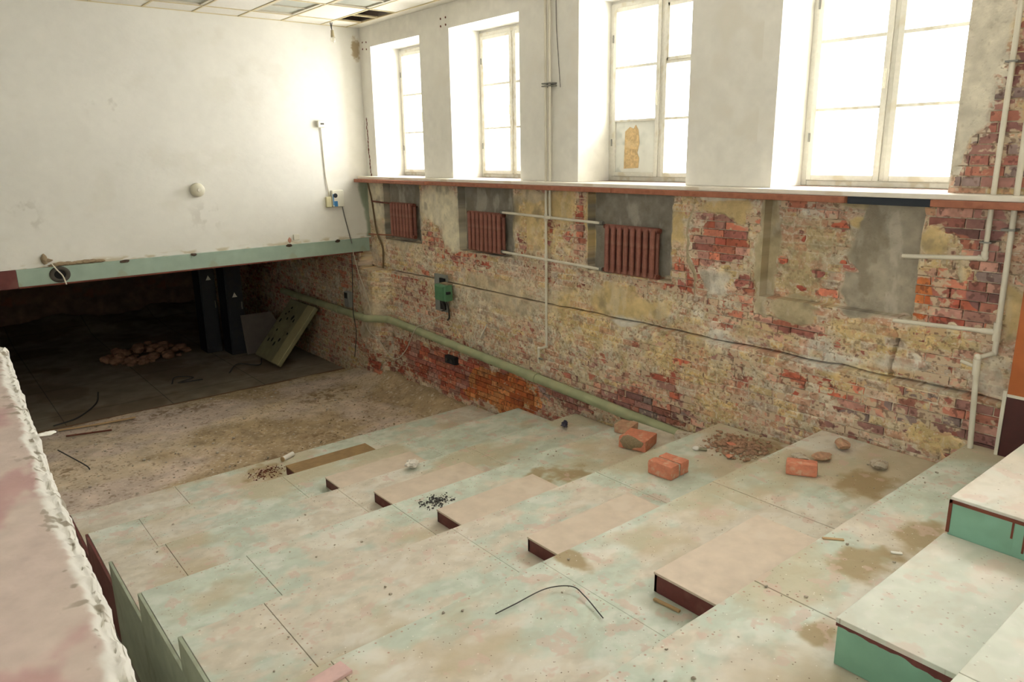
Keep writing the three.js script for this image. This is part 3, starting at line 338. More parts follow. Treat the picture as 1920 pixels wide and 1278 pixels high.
TZ.forEach((z, k) => { const y = TY[k], zn = k < 6 ? TZ[k + 1] : -0.7, T = k < 5 ? TM[0] : TM[1], x1 = k === 3 ? 5.98 : TX1;
  const t = thing('seating_tier', `${ORD[k]} broad tier of dusty pale green boards, counted up from the flat floor`, 'tier', 'stepped tiers of the hall');
  const xs = [TX0, ...SEAMS[k], x1]; for (let i = 0; i + 1 < xs.length; i++) { const j = (hsh(k, i) - 0.5) * 0.006; obj('tread_board', tread(xs[i] + 0.0014, xs[i + 1] - 0.0014, y + Math.min(0, j), z, zn - 0.001, T), T.m, t); }
  obj('riser', bx(TX0, x1, k ? TY[k - 1] : FLOOR - 0.05, y - 0.03, z + 0.012, z + 0.032, 1), M.green, t);
  obj('side_panel', bx(TX0 - 0.022, TX0 - 0.002, FLOOR - 0.1, y - 0.004, z, zn - 0.002, 1), k < 2 ? M.maroon : M.sideGreen, t).userData.label = k < 2 ? 'maroon side panel' : 'grey-green side panel';
  obj('end_panel', bx(x1 - 0.03, x1 - 0.005, FLOOR - 0.1, y - 0.031, z + 0.033, zn, 1), M.dust, t); base(t); });
const Y8 = -1.79;
{ const t = thing('seating_tier', 'top tier at the lower right, green upright side with rusty drips', 'tier', 'stepped tiers of the hall');
  const T8 = { x0: 0.8, x1: 6.2, z0: -1.4, z1: 3.2 };
  obj('tread_board', tread(4.03, TX1, Y8, -1.305, 0.55, T8), TT.m8, t); obj('tread_board', tread(4.03, TX1, Y8, 0.555, 3.1, T8), TT.m8, t);
  obj('tread_board', tread(TX0, 2.6, Y8, -0.74, 3.1, T8), TT.m8, t); obj('tread_board', tread(2.604, 4.026, Y8, -0.74, 3.1, T8), TT.m8, t);
  obj('riser', [bx(4.03, TX1, TY[6], Y8 - 0.03, -1.295, -1.275), bx(TX0, 2.888, TY[6], Y8 - 0.03, -0.73, -0.71), bx(2.888, 4.03, -2.0, Y8 - 0.03, -0.73, -0.71)], M.green, t);
  obj('side_panel', bx(4.026, 4.046, TY[6] - 0.02, Y8 - 0.028, -1.296, -0.73, 1), M.green, t);
  const trim = [bx(4.02, 4.05, Y8 - 0.032, Y8 - 0.016, -1.305, -0.74, 1), bx(4.02, 4.028, Y8 - 0.2, Y8 - 0.016, -1.306, -1.29, 1)]; for (const [z, l] of [[-1.01, 0.09], [-0.955, 0.15], [-0.90, 0.07], [-0.86, 0.11]]) trim.push(bx(4.0235, 4.0262, Y8 - 0.03 - l, Y8 - 0.03, z - 0.005, z + 0.005)); obj('rusty_edge', trim, M.rust, t).userData.label = 'rust brown edge and drips';
  obj('side_panel', bx(TX0 - 0.022, TX0 - 0.002, FLOOR, Y8 - 0.004, -0.74, 3.1, 1), M.green, t); base(t); }

// --- low steps in the aisle
const stepTop = mat({ map: speck([206, 190, 171], 0.08, 14, [212, 198, 180]), roughness: 0.85 });
const SO = ['lowest aisle step, its top covered in brown dirt', 'second aisle step up, dusty pink top with maroon end', 'third aisle step up, dusty pink top with maroon end', 'fourth aisle step up, below a patch of black grit', 'fifth aisle step up, dusty pink top with maroon end', 'sixth aisle step up, widest in view, maroon end with debris below'];
for (let k = 0; k < 6; k++) { const t = thing('aisle_step', SO[k], 'step', 'low steps in the aisle'), y = TY[k], z1 = TZ[k + 1] - 0.001, z0 = z1 - [0.53, 0.57, 0.555, 0.535, 0.46, 0.51][k], h = k === 5 ? 0.128 : 0.112;
  obj('left_end', bx(3.0, 3.02, y + 0.001, y + h - 0.016, z0 + 0.004, z1, 2), M.maroon, t); obj('right_end', bx(4.01, 4.03, y + 0.001, y + h - 0.016, z0 + 0.004, z1, 2), M.maroon, t); obj('front_board', bx(3.0, 4.03, y + 0.001, y + h - 0.016, z0 + 0.003, z0 + 0.02, 2), M.maroon, t);
  obj('top_board', bx(2.994, 4.036, y + h - 0.016, y + h, z0, z1, 1, 0.003), k ? stepTop : mat({ map: speck([150, 122, 82], 0.16, 16) }), t); base(t); }
{ const t = thing('aisle_step', 'tall aisle step at the bottom right with worn green side and dusty white top', 'step', 'low steps in the aisle'), y = TY[6];
  obj('left_end', bx(2.89, 2.912, y + 0.001, -2.026, -1.305, -0.722, 1.5), M.green, t); obj('front_board', bx(2.912, 4.02, y + 0.001, -2.026, -1.305, -1.285, 1.5), M.green, t);
  const top = bx(2.884, 4.022, -2.026, -2.0, -1.312, -0.722, 1, 0.003); obj('top_board', planeUV(top, 'f', 0.8, 6.2, -1.4, 3.2), TT.m8, t);
  const sh = new THREE.Shape(); sh.moveTo(-1.312, 0.002); for (let i = 0; i <= 40; i++) sh.lineTo(lerp(-1.312, -0.722, i / 40), -0.026 - 0.022 * fbm(i * 0.5, 3, 3) - 0.02 * smooth(0.2, 1, i / 40)); sh.lineTo(-0.722, 0.002); const e = new THREE.ExtrudeGeometry(sh, { depth: 0.003, bevelEnabled: false }); e.rotateY(-Math.PI / 2); e.translate(2.8895, -2.004, 0); obj('worn_edge', boxUV(e, 3), M.maroon, t).userData.label = 'flaking maroon edge'; base(t); }

// --- broad parapet at the lower left
{ const E = [[1.2, 0.2], [-1.0, 0.205], [-1.59, 0.226], [-2.01, 0.248], [-2.48, 0.254], [-2.84, 0.266], [-3.66, 0.295], [-5.42, 0.372]], edge = (z) => { for (let i = 0; i + 1 < E.length; i++) if (z <= E[i][0] && z >= E[i + 1][0]) return lerp(E[i][1], E[i + 1][1], (E[i][0] - z) / (E[i][0] - E[i + 1][0])); return E.at(-1)[1]; };
  const PY = -1.1, Z0 = -5.42, Z1 = 1.2, nz = 420, nx = 46, pos = [], uv = [], ix = [], x0 = -0.75; const rough = (z) => 0.012 * (fbm(z * 9, 1, 4) - 0.5) + 0.01 * (vn(z * 40, 3) - 0.5);
  for (let j = 0; j <= nz; j++) { const z = lerp(Z0, Z1, j / nz), xe = edge(z) + rough(z); for (let i = 0; i <= nx + 3; i++) { let x, y; if (i <= nx) { const t = 1 - Math.pow(1 - i / nx, 2.2); x = lerp(x0, xe, t); const d = xe - x, w = 0.03 + 0.05 * fbm(z * 2.2, 5, 3); const chip = smooth(w, w * 0.4, d); y = PY - chip * (0.002 + 0.036 * fbm(x * 34, z * 34, 4)) - 0.014 * smooth(0.012, 0, d) + 0.003 * (fbm(x * 8, z * 8, 3) - 0.5); } else { const q = i - nx; x = xe + (q === 1 ? 0.006 : q === 2 ? 0.004 : -0.02) + 0.01 * (fbm(z * 14, q * 5, 3) - 0.5); y = q === 1 ? PY - 0.05 : q === 2 ? PY - 0.14 : FLOOR - 0.05; }
      pos.push(x, y, z); uv.push((x - x0) / 1.15, (z - Z0) / 6.62); } }
  const n = nx + 4; for (let j = 0; j < nz; j++) for (let i = 0; i + 1 < n; i++) { const a = j * n + i, b = a + n; ix.push(a, b, a + 1, a + 1, b, b + 1); }
  const g = new THREE.BufferGeometry(); g.setAttribute('position', new THREE.Float32BufferAttribute(pos, 3)); g.setAttribute('uv', new THREE.Float32BufferAttribute(uv, 2)); g.setIndex(ix); const gg = toCreasedNormals(g, 0.9);
  const pm = mapTex(768, 2048, (u, v) => { const x = x0 + u * 1.15, z = Z0 + v * 6.62, xe = edge(z) + rough(z), d = xe - x; let c = mix3([190, 176, 161], [182, 163, 153], fbm(x * 3, z * 2, 4)); c = c.map((q) => q * (1 + 0.12 * (fbm(x * 20, z * 20, 4) - 0.5)));
    c = mix3(c, [164, 116, 116], smooth(0.56, 0.72, fbm(x * 4 + 9, z * 2.4, 5) + 0.06 * smooth(-3, -1.4, z)) * 0.5); const w = 0.03 + 0.05 * fbm(z * 2.2, 5, 3) + 0.03 * (fbm(x * 30, z * 18, 3) - 0.5); c = mix3(c, [208, 205, 194], smooth(w + 0.012, w - 0.012, d)); c = mix3(c, [128, 118, 100], smooth(0.66, 0.74, fbm(x * 26, z * 20, 3)) * smooth(0.13, 0.02, d) * 0.8); return c; });
  const p = thing('parapet', 'broad dusty pink parapet with a crumbling white plaster edge at the left', 'parapet'); obj('masonry', gg, mat({ map: pm, roughness: 0.95, bumpMap: rep(grainBump, 2, 10), bumpScale: 0.006 }), p);
  obj('core', bx(x0, 0.19, FLOOR - 0.05, PY - 0.03, Z0 + 0.003, Z1, 0.6), M.white, p); obj('end_face', bx(0.15, 0.34, FLOOR - 0.05, PY - 0.02, Z0 - 0.004, Z0 + 0.01, 0.6), M.white, p);
  obj('loose_chip', lump(0.026, 1.4, 0.4, 0.8, 5).translate(0.325, PY - 0.025, -3.5), M.white, p); base(p); }

// ---------------------------------------------------------------- radiators
function sectionGeo() { const g = [], x = 0; for (const dx of [0.03, 0.105]) { const c = new THREE.CapsuleGeometry(0.03, 0.475, 4, 10); c.scale(0.95, 1, 1.02); c.translate(dx, 0.29, 0); g.push(c); }
  for (const y of [0.045, 0.535]) { g.push(new THREE.CylinderGeometry(0.03, 0.03, 0.094, 12).rotateX(Math.PI / 2).translate(0.068, y, 0)); g.push(new RoundedBoxGeometry(0.09, 0.05, 0.05, 2, 0.018).translate(0.068, y, 0)); }
  return boxUV(mergeGeometries(g.map((q) => q.toNonIndexed())), 3); }
const SEC = sectionGeo();
[[-10.56, 7, -1.31, 'cast iron radiator farthest away, in the niche beside the white wall'], [-8.45, 8, -1.345, 'cast iron radiator in the middle niche, left of the white pipes'], [-5.83, 8, -1.365, 'nearest and largest cast iron radiator, right of the white pipes']].forEach(([z0, n, y, l]) => {
  const r = thing('radiator', 'red-brown ' + l, 'radiator', 'cast iron radiators under the windows'); r.position.set(6.09, y, z0 + n * 0.047);
  for (let i = 0; i < n; i++) { const m = obj('section', SEC, M.radiator, r); m.position.z = (i - (n - 1) / 2) * 0.094; }
  objs('end_plug', [0.045, 0.535].flatMap((h) => [-1, 1].map((s) => new THREE.CylinderGeometry(0.026, 0.026, 0.03, 8).rotateX(Math.PI / 2).translate(0.068, h, s * (n * 0.047 + 0.012)))), M.rust, r);
  objs('wall_hook', [-0.2, 0.2].map((z) => new THREE.CylinderGeometry(0.009, 0.009, 0.19, 6).rotateZ(Math.PI / 2).translate(0.14, 0.5, z)), M.rust, r); });

// ---------------------------------------------------------------- pipes
const PR = 0.0165;
{ const t = thing('heating_pipe', 'pair of thin white pipes down the wall between two radiators, with cross branches', 'pipe'); const X = 6.125;
  obj('riser', [rod([X, -2.42, -6.815], [X, CEIL, -6.815], PR), rod([X, -2.42, -6.815], [6.0, -2.43, -6.825], PR), rod([6.0, -2.42, -6.825], [6.0, -2.62, -6.825], PR), ball([X, -2.42, -6.815], 0.02), ball([6.0, -2.425, -6.825], 0.021)], M.pipeWhite, t);
  obj('return_riser', [rod([X + 0.005, -0.78, -6.75], [X + 0.005, CEIL, -6.75], PR), ball([X + 0.005, -0.78, -6.75], 0.02)], M.pipeWhite, t);
  obj('branch', [rod([X, -0.765, -7.66], [X, -0.795, -5.9], PR)], M.pipeWhite, t); obj('branch', [rod([X, -1.285, -7.67], [X, -1.32, -5.9], PR)], M.pipeWhite, t);
  objs('coupling', [[-0.783, -6.815], [-0.784, -6.75], [-1.302, -6.815]].map(([y, z]) => rod([X, y, z - 0.035], [X, y, z + 0.035], 0.022)), M.pipeWhite, t);
  objs('coupling', [rod([X, -1.25, -6.815], [X, -1.35, -6.815], 0.023), rod([X, -0.74, -6.815], [X, -0.83, -6.815], 0.023)], M.pipeWhite, t);
  objs('valve', [[-0.795, -5.9], [-1.32, -5.9], [-0.765, -7.68], [-1.285, -7.68]].map(([y, z]) => rod([X + 0.01, y, z - 0.03], [X + 0.01, y, z + 0.04], 0.024, 8)), M.steel, t);
  objs('clamp', [bx(6.1, 6.2, 0.735, 0.75, -6.86, -6.70), bx(6.1, 6.2, 0.765, 0.78, -6.86, -6.70)], M.steel, t); obj('drain_tap', [rod([6.0, -2.55, -6.825], [5.99, -2.55, -6.78], 0.012), bx(5.98, 6.0, -2.56, -2.54, -6.785, -6.74, 1, 0.004)], M.steel, t); base(t); }
{ const t = thing('heating_pipe', 'thin white pipe down the right wall, bending left at its elbow below the sill', 'pipe', 'cut white pipes at the right'), X = 6.125;
  obj('riser', [rod([X, -0.805, -1.99], [X, CEIL, -1.99], 0.019)], M.pipeWhite, t); obj('branch', rod([X, -0.81, -1.98], [X, -0.85, -2.57], 0.0175), M.pipeWhite, t);
  obj('elbow', [ball([X, -0.808, -1.988], 0.026), rod([X, -0.76, -1.99], [X, -0.81, -1.99], 0.025), rod([X, -0.81, -1.985], [X, -0.812, -2.03], 0.024)], M.pipeWhite, t); objs('clamp', [bx(6.1, 6.2, 0.55, 0.562, -2.03, -1.95), bx(6.1, 6.2, -0.70, -0.688, -2.03, -1.95)], M.steel, t); base(t); }
{ const t = thing('heating_pipe', 'thin white pipe at the far right with a kink, ending on the seventh tier', 'pipe', 'cut white pipes at the right'), X = 6.12;
  obj('riser', [rod([X, -1.5, -1.83], [X, CEIL, -1.868], 0.0205), rod([X, -1.5, -1.83], [6.0, -1.53, -1.9], 0.017), rod([6.0, -1.52, -1.9], [6.0, -2.232, -1.862], 0.0205), ball([X, -1.5, -1.83], 0.023), ball([6.0, -1.525, -1.9], 0.026)], M.pipeWhite, t);
  obj('branch', rod([X, -1.345, -1.84], [X, -1.376, -2.58], 0.0175), M.pipeWhite, t); obj('stub', rod([6.0, -1.6, -1.9], [6.05, -1.59, -2.02], 0.014), M.pipeWhite, t);
  objs('coupling', [rod([X, -1.27, -1.838], [X, -1.41, -1.833], 0.0275), rod([X, -1.345, -1.85], [X, -1.35, -1.94], 0.023), rod([6.0, -1.54, -1.9], [6.0, -1.66, -1.895], 0.027)], M.pipeWhite, t); obj('clamp', bx(6.09, 6.2, -0.6, -0.585, -1.9, -1.81), M.steel, t); base(t); }
{ const t = thing('drain_pipe', 'thick pale green pipe sloping along the foot of the brick wall', 'pipe'), r = 0.062;
  const P = [[5.84, -2.69, -14.6], [5.84, -2.705, -11.1], [6.055, -2.69, -10.68], [6.055, -2.975, -4.25]]; obj('pipe', [rod(P[0], P[1], r, 18), rod(P[1], P[2], r, 18), rod(P[2], P[3], r, 18), ball(P[1], r * 1.02, 18), ball(P[2], r * 1.02, 18)], M.greenPipe, t);
  objs('collar', [rod([6.055, -2.848, -7.1], [6.055, -2.856, -6.92], r * 1.14, 18), rod([5.84, -2.70, -12.2], [5.84, -2.70, -12.06], r * 1.14, 18)], M.greenPipe, t); objs('wall_bracket', [-9.4, -7.9, -6.0].map((z) => bx(6.05, 6.17, -2.62 + (z + 10.68) * -0.0443 - 0.15, -2.62 + (z + 10.68) * -0.0443 - 0.135, z - 0.02, z + 0.02)), M.rust, t); base(t); }
{ const t = thing('radiator_feed', 'thin rusty pipes feeding the farthest radiator from the corner', 'pipe'); obj('branch', rod([6.15, -0.76, -11.2], [6.15, -0.775, -10.55], 0.013), M.rust, t); obj('branch', rod([6.15, -1.32, -11.36], [6.15, -1.28, -10.55], 0.012), M.sillWood, t); base(t);
  const d = obj('corner_conduit', tube([[6.18, -0.47, -11.35], [6.17, -0.77, -11.23], [6.16, -1.21, -11.13], [6.135, -1.34, -11.02], [6.16, -1.53, -10.94], [6.15, -1.86, -10.95]], 0.014, 40, 8, 0.4), mat({ color: 0x6e5a40 })); d.userData = { label: 'brown crooked conduit running down the corner beside the farthest radiator', category: 'conduit' }; }

// ---------------------------------------------------------------- electrics on the brick wall
{ const t = thing('switch_box', 'green metal switch box on a grey board set in the brick wall', 'switch box');
  obj('back_board', [bx(6.085, 6.12, -2.31, -1.75, -9.3, -8.98, 2, 0.004)], M.boxGrey, t); obj('recess', bx(6.06, 6.084, -2.27, -1.80, -9.13, -9.0, 2), M.black, t);
  obj('body', bx(5.92, 6.06, -2.10, -1.86, -9.06, -8.78, 2, 0.02), M.boxGreen, t); obj('cover', bx(5.905, 5.92, -2.08, -1.88, -9.03, -8.81, 2, 0.006), M.boxGreen, t); obj('lever', [bx(5.93, 6.0, -1.99, -1.95, -8.78, -8.745, 1, 0.006)], M.blackMetal, t); obj('top_bracket', bx(5.98, 6.08, -1.86, -1.845, -9.0, -8.8, 1), M.dust, t);
  objs('cable_tail', [tube([[6.0, -2.1, -8.9], [6.02, -2.2, -8.86], [6.06, -2.36, -8.9], [6.08, -2.42, -8.97]], 0.014, 20, 6, 0.5), tube([[5.98, -2.1, -8.97], [6.02, -2.24, -8.96], [6.07, -2.3, -9.1]], 0.011, 16, 6, 0.5)], M.wireDark, t); base(t); }
{ const b = thing('outlet_box', 'small black outlet box low on the wall under the green pipe', 'outlet box'); obj('case', bx(6.07, 6.16, -3.10, -2.98, -9.08, -8.82, 2, 0.01), M.blackMetal, b); objs('cap', [new THREE.CylinderGeometry(0.03, 0.03, 0.02, 14).rotateZ(Math.PI / 2).translate(6.062, -3.04, -9.01), new THREE.CylinderGeometry(0.03, 0.03, 0.02, 14).rotateZ(Math.PI / 2).translate(6.062, -3.04, -8.89)], M.wireDark, b); base(b); }
{ const b = thing('junction_box', 'broken dusty junction box on the wall just inside the dark opening', 'junction box'); obj('case', bx(5.86, 5.94, -2.62, -2.34, -11.9, -11.72, 2, 0.02), M.boxGrey, b); obj('hole', bx(5.852, 5.862, -2.46, -2.36, -11.87, -11.77), M.black, b); base(b); }
const wire = (name, pts, r, m, label, cat = 'wire') => { const w = obj(name, tube(pts, r, 70, 6, 0.5), m); w.userData = { label, category: cat }; return w; };
wire('loose_wire', [[5.98, -1.6, -11.6], [5.97, -2.0, -11.58], [5.95, -2.62, -11.3], [5.92, -2.92, -11.2], [5.95, -3.06, -10.9], [5.98, -3.24, -10.69], [5.98, -3.3, -10.39], [5.98, -3.08, -10.06], [5.96, -2.66, -9.7], [5.96, -2.56, -9.46], [6.05, -2.33, -9.02]], 0.008, M.wireWhite, 'thin white wire hanging in a loop under the green pipe');
wire('hanging_wire', [[5.78, -1.62, -11.32], [5.75, -2.0, -11.3], [5.72, -2.6, -11.3], [5.73, -2.95, -11.26], [5.69, -3.4, -11.3]], 0.007, M.wireDark, 'thin dark wire hanging straight down from the right end of the beam');
wire('corner_wire', [[5.80, -1.55, -11.33], [5.86, -1.9, -11.3], [5.93, -2.4, -11.15], [5.9, -2.66, -11.0]], 0.006, M.wireWhite, 'thin pale wire slanting from the beam to the bend of the green pipe');
wire('loose_wire', [[6.185, 1.93, -6.70], [6.18, 1.45, -6.69], [6.185, 1.05, -6.66], [6.18, 0.72, -6.62]], 0.0035, M.wireDark, 'thin dark wire hanging beside the white pipes between the upper windows');
{ const s = obj('trunking_piece', tube([[6.12, -2.34, -8.06], [6.12, -2.57, -8.22]], 0.012, 4, 6), M.pipeWhite); s.userData = { label: 'short white stick of trunking slanting on the brick wall', category: 'trunking' }; }

// ---------------------------------------------------------------- fittings on the white wall
{ const t = thing('thermostat', 'small white control box high on the white wall', 'control box'); obj('case', bx(5.345, 5.475, 0.42, 0.53, FARZ, FARZ + 0.06, 2, 0.015), M.plastic, t); obj('display', bx(5.39, 5.45, 0.465, 0.49, FARZ + 0.058, FARZ + 0.063), M.wireDark, t); base(t);
  const s = thing('socket_box', 'white socket box with a blue print low on the white wall', 'socket box'); const cs = obj('case', bx(5.50, 5.70, -0.83, -0.56, FARZ, FARZ + 0.07, 2, 0.012), M.plastic, s); obj('round_outlet', new THREE.CylinderGeometry(0.036, 0.036, 0.012, 18).rotateX(Math.PI / 2).translate(5.55, -0.645, FARZ + 0.072), M.blackMetal, cs); obj('blue_print', [bx(5.525, 5.585, -0.82, -0.735, FARZ + 0.069, FARZ + 0.072, 1), bx(5.505, 5.522, -0.80, -0.62, FARZ + 0.069, FARZ + 0.072)], M.blue, cs); obj('side_switch', bx(5.40, 5.495, -0.83, -0.66, FARZ, FARZ + 0.05, 2, 0.01), mat({ color: 0xd8d2a8, roughness: 0.5 }), s); base(s);
  wire('wall_wire', [[5.41, 0.42, FARZ + 0.015], [5.42, 0.1, FARZ + 0.012], [5.43, -0.3, FARZ + 0.012], [5.47, -0.66, FARZ + 0.02]], 0.008, M.wireWhite, 'thin grey wire between the control box and the socket box');
  wire('wall_wire', [[5.68, -0.78, FARZ + 0.02], [5.72, -1.0, FARZ + 0.012], [5.78, -1.3, FARZ + 0.02], [5.80, -1.45, FARZ + 0.045]], 0.009, M.steel, 'thin grey wire from the socket box down to the beam');
  const b = thing('alarm_bell', 'round pale bell cap in the middle of the white wall', 'bell'); const lp = [[0, 0.085], [0.045, 0.083], [0.08, 0.07], [0.098, 0.045], [0.1, 0.02], [0.1, 0.0], [0.0, 0.0]].map(([r, h]) => new THREE.Vector2(r, h)); obj('dome', new THREE.LatheGeometry(lp.reverse(), 28).rotateX(Math.PI / 2).translate(3.41, -0.465, FARZ), mat({ map: speck([210, 206, 184], 0.04, 10), roughness: 0.4 }), b); obj('boss', new THREE.CylinderGeometry(0.022, 0.026, 0.02, 14).rotateX(Math.PI / 2).translate(3.41, -0.465, FARZ + 0.09), M.plastic, b); base(b);
  const h = thing('broken_socket', 'torn out socket with reddish plaster just above the beam', 'socket'); obj('plaster_scar', lump(0.045, 0.7, 1.2, 0.2, 23).translate(4.74, -1.36, FARZ), mat({ map: speck([190, 140, 120], 0.2, 12) }), h); obj('plate', bx(4.80, 4.9, -1.31, -1.22, FARZ, FARZ + 0.03, 2, 0.008), M.plastic, h); base(h);
  const l = thing('hanging_bulb', 'bare bulb hanging from torn wires at the ceiling corner', 'bulb'); obj('cord', [tube([[5.57, CEIL, -11.1], [5.585, 1.9, -11.11], [5.60, 1.86, -11.12]], 0.008, 12, 6, 0.5), tube([[5.61, CEIL, -11.12], [5.6, 1.9, -11.12], [5.6, 1.84, -11.12]], 0.006, 12, 6, 0.5)], M.wireDark, l); obj('holder', new THREE.CylinderGeometry(0.022, 0.03, 0.1, 14).translate(5.605, 1.80, -11.12), mat({ color: 0x9a8f70, roughness: 0.6 }), l);
  obj('glass', new THREE.SphereGeometry(0.042, 18, 12).scale(1, 1.2, 1).translate(5.61, 1.715, -11.12), M.bulbGlass, l); base(l); }
{ const p = thing('door_panel', 'orange varnished and maroon panel with white trims at the right edge', 'panel'); obj('lower_panel', bx(6.0, 6.07, -2.232, -1.775, -1.675, -0.7, 2), M.darkMaroon, p); obj('upper_panel', bx(6.0, 6.07, -1.755, -0.46, -1.675, -0.7, 1.2), M.orange, p); obj('rail', bx(5.992, 6.07, -1.776, -1.755, -1.675, -0.7), M.pipeWhite, p); obj('edge_trim', bx(5.99, 6.07, -2.232, -1.735, -1.70, -1.676), M.pipeWhite, p); base(p); }
{ const c = obj('corner_crack', (() => { const g = []; for (let i = 0; i < 16; i++) { const y = lerp(0.55, -0.33, i / 15); g.push(lump(0.032, 0.2, 1.2, 0.35 + 0.35 * hsh(i, 4), 300 + i, 1).translate(6.199, y - 0.04, -11.30 + 0.03 * (hsh(i, 9) - 0.5) + i * 0.003)); } return g; })(), M.rust); c.userData = { label: 'rusty brown streak of broken plaster in the corner above the sill', category: 'crack' };
  [[6.19, 1.62, -11.28, 'rusty bolt holes in the plaster by the ceiling corner'], [6.19, 1.70, -9.05, 'rusty bolt holes in the plaster between the two farthest windows']].forEach(([x, y, z, l], i) => { const b = thing('bolt_holes', l, 'hole'); objs('hole', [0, 1, 2, 3].map((k) => lump(0.018, 0.4, 0.9, 0.9, 400 + i * 9 + k, 1).translate(x + 0.008, y + (k >> 1) * 0.1 - 0.03 * hsh(k, i), z + (k & 1) * 0.12)), M.rust, b); base(b); }); }

// ---------------------------------------------------------------- things in the dark opening
{ const p = thing('cabinet_door', 'thick yellow-green metal cabinet door leaning against the wall in the dark opening', 'cabinet door'); const L = 1.3, W = 1.14;
  const pn = obj('panel', boxUV(new RoundedBoxGeometry(L, 0.09, W, 3, 0.03), 1), M.yellowGreen, p); obj('edge_band', boxUV(new RoundedBoxGeometry(L - 0.02, 0.02, 0.3, 2, 0.008).translate(0, 0.043, 0.42), 1), mat({ map: speck([168, 160, 120], 0.1, 10) }), p);
  const q = rng(5); for (let i = 0; i < 14; i++) obj('bolt_hole', new THREE.CylinderGeometry(0.016 + q() * 0.02, 0.02, 0.012, 9).scale(1 + q(), 1, 1).translate((q() - 0.5) * 1.1, 0.046, -0.5 + q() * 0.7), M.black, pn);
  p.position.set(5.4, -3.30, -13.53); p.rotation.z = 0.87; }
{ const p = obj('steel_sheet', (() => { const s = new THREE.Shape(); s.moveTo(4.88, -3.05); s.lineTo(5.5, -3.06); s.lineTo(5.62, -3.3); s.lineTo(5.5, -3.86); s.lineTo(4.94, -3.866); s.closePath(); const g = new THREE.ExtrudeGeometry(s, { depth: 0.02, bevelEnabled: false }); g.translate(0, 0, -14.5); return boxUV(g, 1); })(), M.greyBoard); p.userData = { label: 'grey sheet standing behind the leaning yellow-green cabinet door', category: 'sheet' }; }
[[4.36, 4.66, -3.86, -15.1, 'dark blue metal cabinet, left of the two in the dark opening', 4.53, -2.33], [4.69, 5.02, -3.86, -14.62, 'dark blue metal cabinet, nearer of the two in the dark opening', 4.85, -2.65]].forEach(([x0, x1, y, z, l, tx, ty]) => { const c = thing('metal_cabinet', l, 'cabinet', 'dark metal cabinets'); obj('body', bx(x0, x1, y, -1.72, z - 0.45, z, 1, 0.01), M.navy, c); const dr = obj('door', bx(x0 + 0.02, x1 - 0.02, y + 0.1, -1.76, z + 0.001, z + 0.02, 1, 0.004), M.navy, c); obj('handle', bx(x1 - 0.06, x1 - 0.04, -2.95, -2.8, z + 0.02, z + 0.045, 1, 0.004), M.steel, dr);
  const s = new THREE.Shape(); s.moveTo(-0.05, -0.045); s.lineTo(0.05, -0.045); s.lineTo(0, 0.05); s.closePath(); obj('warning_triangle', new THREE.ExtrudeGeometry(s, { depth: 0.003, bevelEnabled: false }).translate(tx, ty, z + 0.021), M.paper, dr); base(c); });
{ const g = obj('rubble_heap', (() => { const q = rng(91), a = []; for (let i = 0; i < 90; i++) { const r = 0.03 + q() * 0.07, t = q() * 6.28, d = Math.sqrt(q()) * 0.8; a.push(lump(r, 1.2, 0.8, 1, 500 + i, 1).translate(3.3 + Math.cos(t) * d, FLOOR - 0.05 + (0.9 - d) * 0.4 * q(), -15.6 + Math.sin(t) * d * 0.6)); } return a; })(), mat({ map: speck([138, 104, 84], 0.2, 10) })); g.userData = { label: 'low heap of brick rubble in the dark opening', category: 'rubble', kind: 'stuff' }; }
{ const g = obj('window_ledge', [bx(LEFTX, 5.9, -1.75, -1.62, -16.2, -15.9)], M.concrete); g.name = 'concrete_rib'; g.userData = { label: 'concrete rib under the ceiling of the dark opening', category: 'rib' }; }
const U = FLOOR - 0.03;
wire('floor_wire', [[1.25, U, -12.4], [1.6, U + 0.01, -12.55], [1.95, U + 0.01, -13.1], [2.1, U + 0.02, -13.7]], 0.012, M.wireDark, 'long dark wire curving on the floor at the left of the dark opening');
wire('floor_wire', [[3.2, U, -13.4], [3.35, U + 0.03, -13.7], [3.6, U + 0.02, -13.5], [3.3, U + 0.02, -13.35], [3.7, U + 0.01, -13.3]], 0.012, M.wireDark, 'tangled dark wire on the floor in the middle of the dark opening');
wire('floor_wire', [[4.2, U, -13.4], [4.5, U + 0.03, -13.8], [4.8, U + 0.02, -13.5], [5.0, U + 0.02, -13.9]], 0.011, M.wireDark, 'dark wire on the floor by the foot of the leaning cabinet door');
wire('floor_stick', [[1.25, FLOOR + 0.03, -11.95], [1.75, FLOOR + 0.03, -11.85], [2.25, FLOOR + 0.03, -11.8]], 0.014, M.woodChip, 'thin wooden lath lying along the edge of the dark opening', 'lath');
wire('floor_stick', [[1.3, FLOOR + 0.03, -11.62], [1.85, FLOOR + 0.03, -11.45]], 0.013, M.rust, 'thin rusty rod on the floor beside the parapet', 'rod');
wire('floor_stick', [[1.12, FLOOR + 0.03, -11.1], [1.3, FLOOR + 0.03, -10.3], [1.32, FLOOR + 0.03, -10.1]], 0.008, M.wireDark, 'thin dark twig lying across the floor beside the parapet', 'twig');

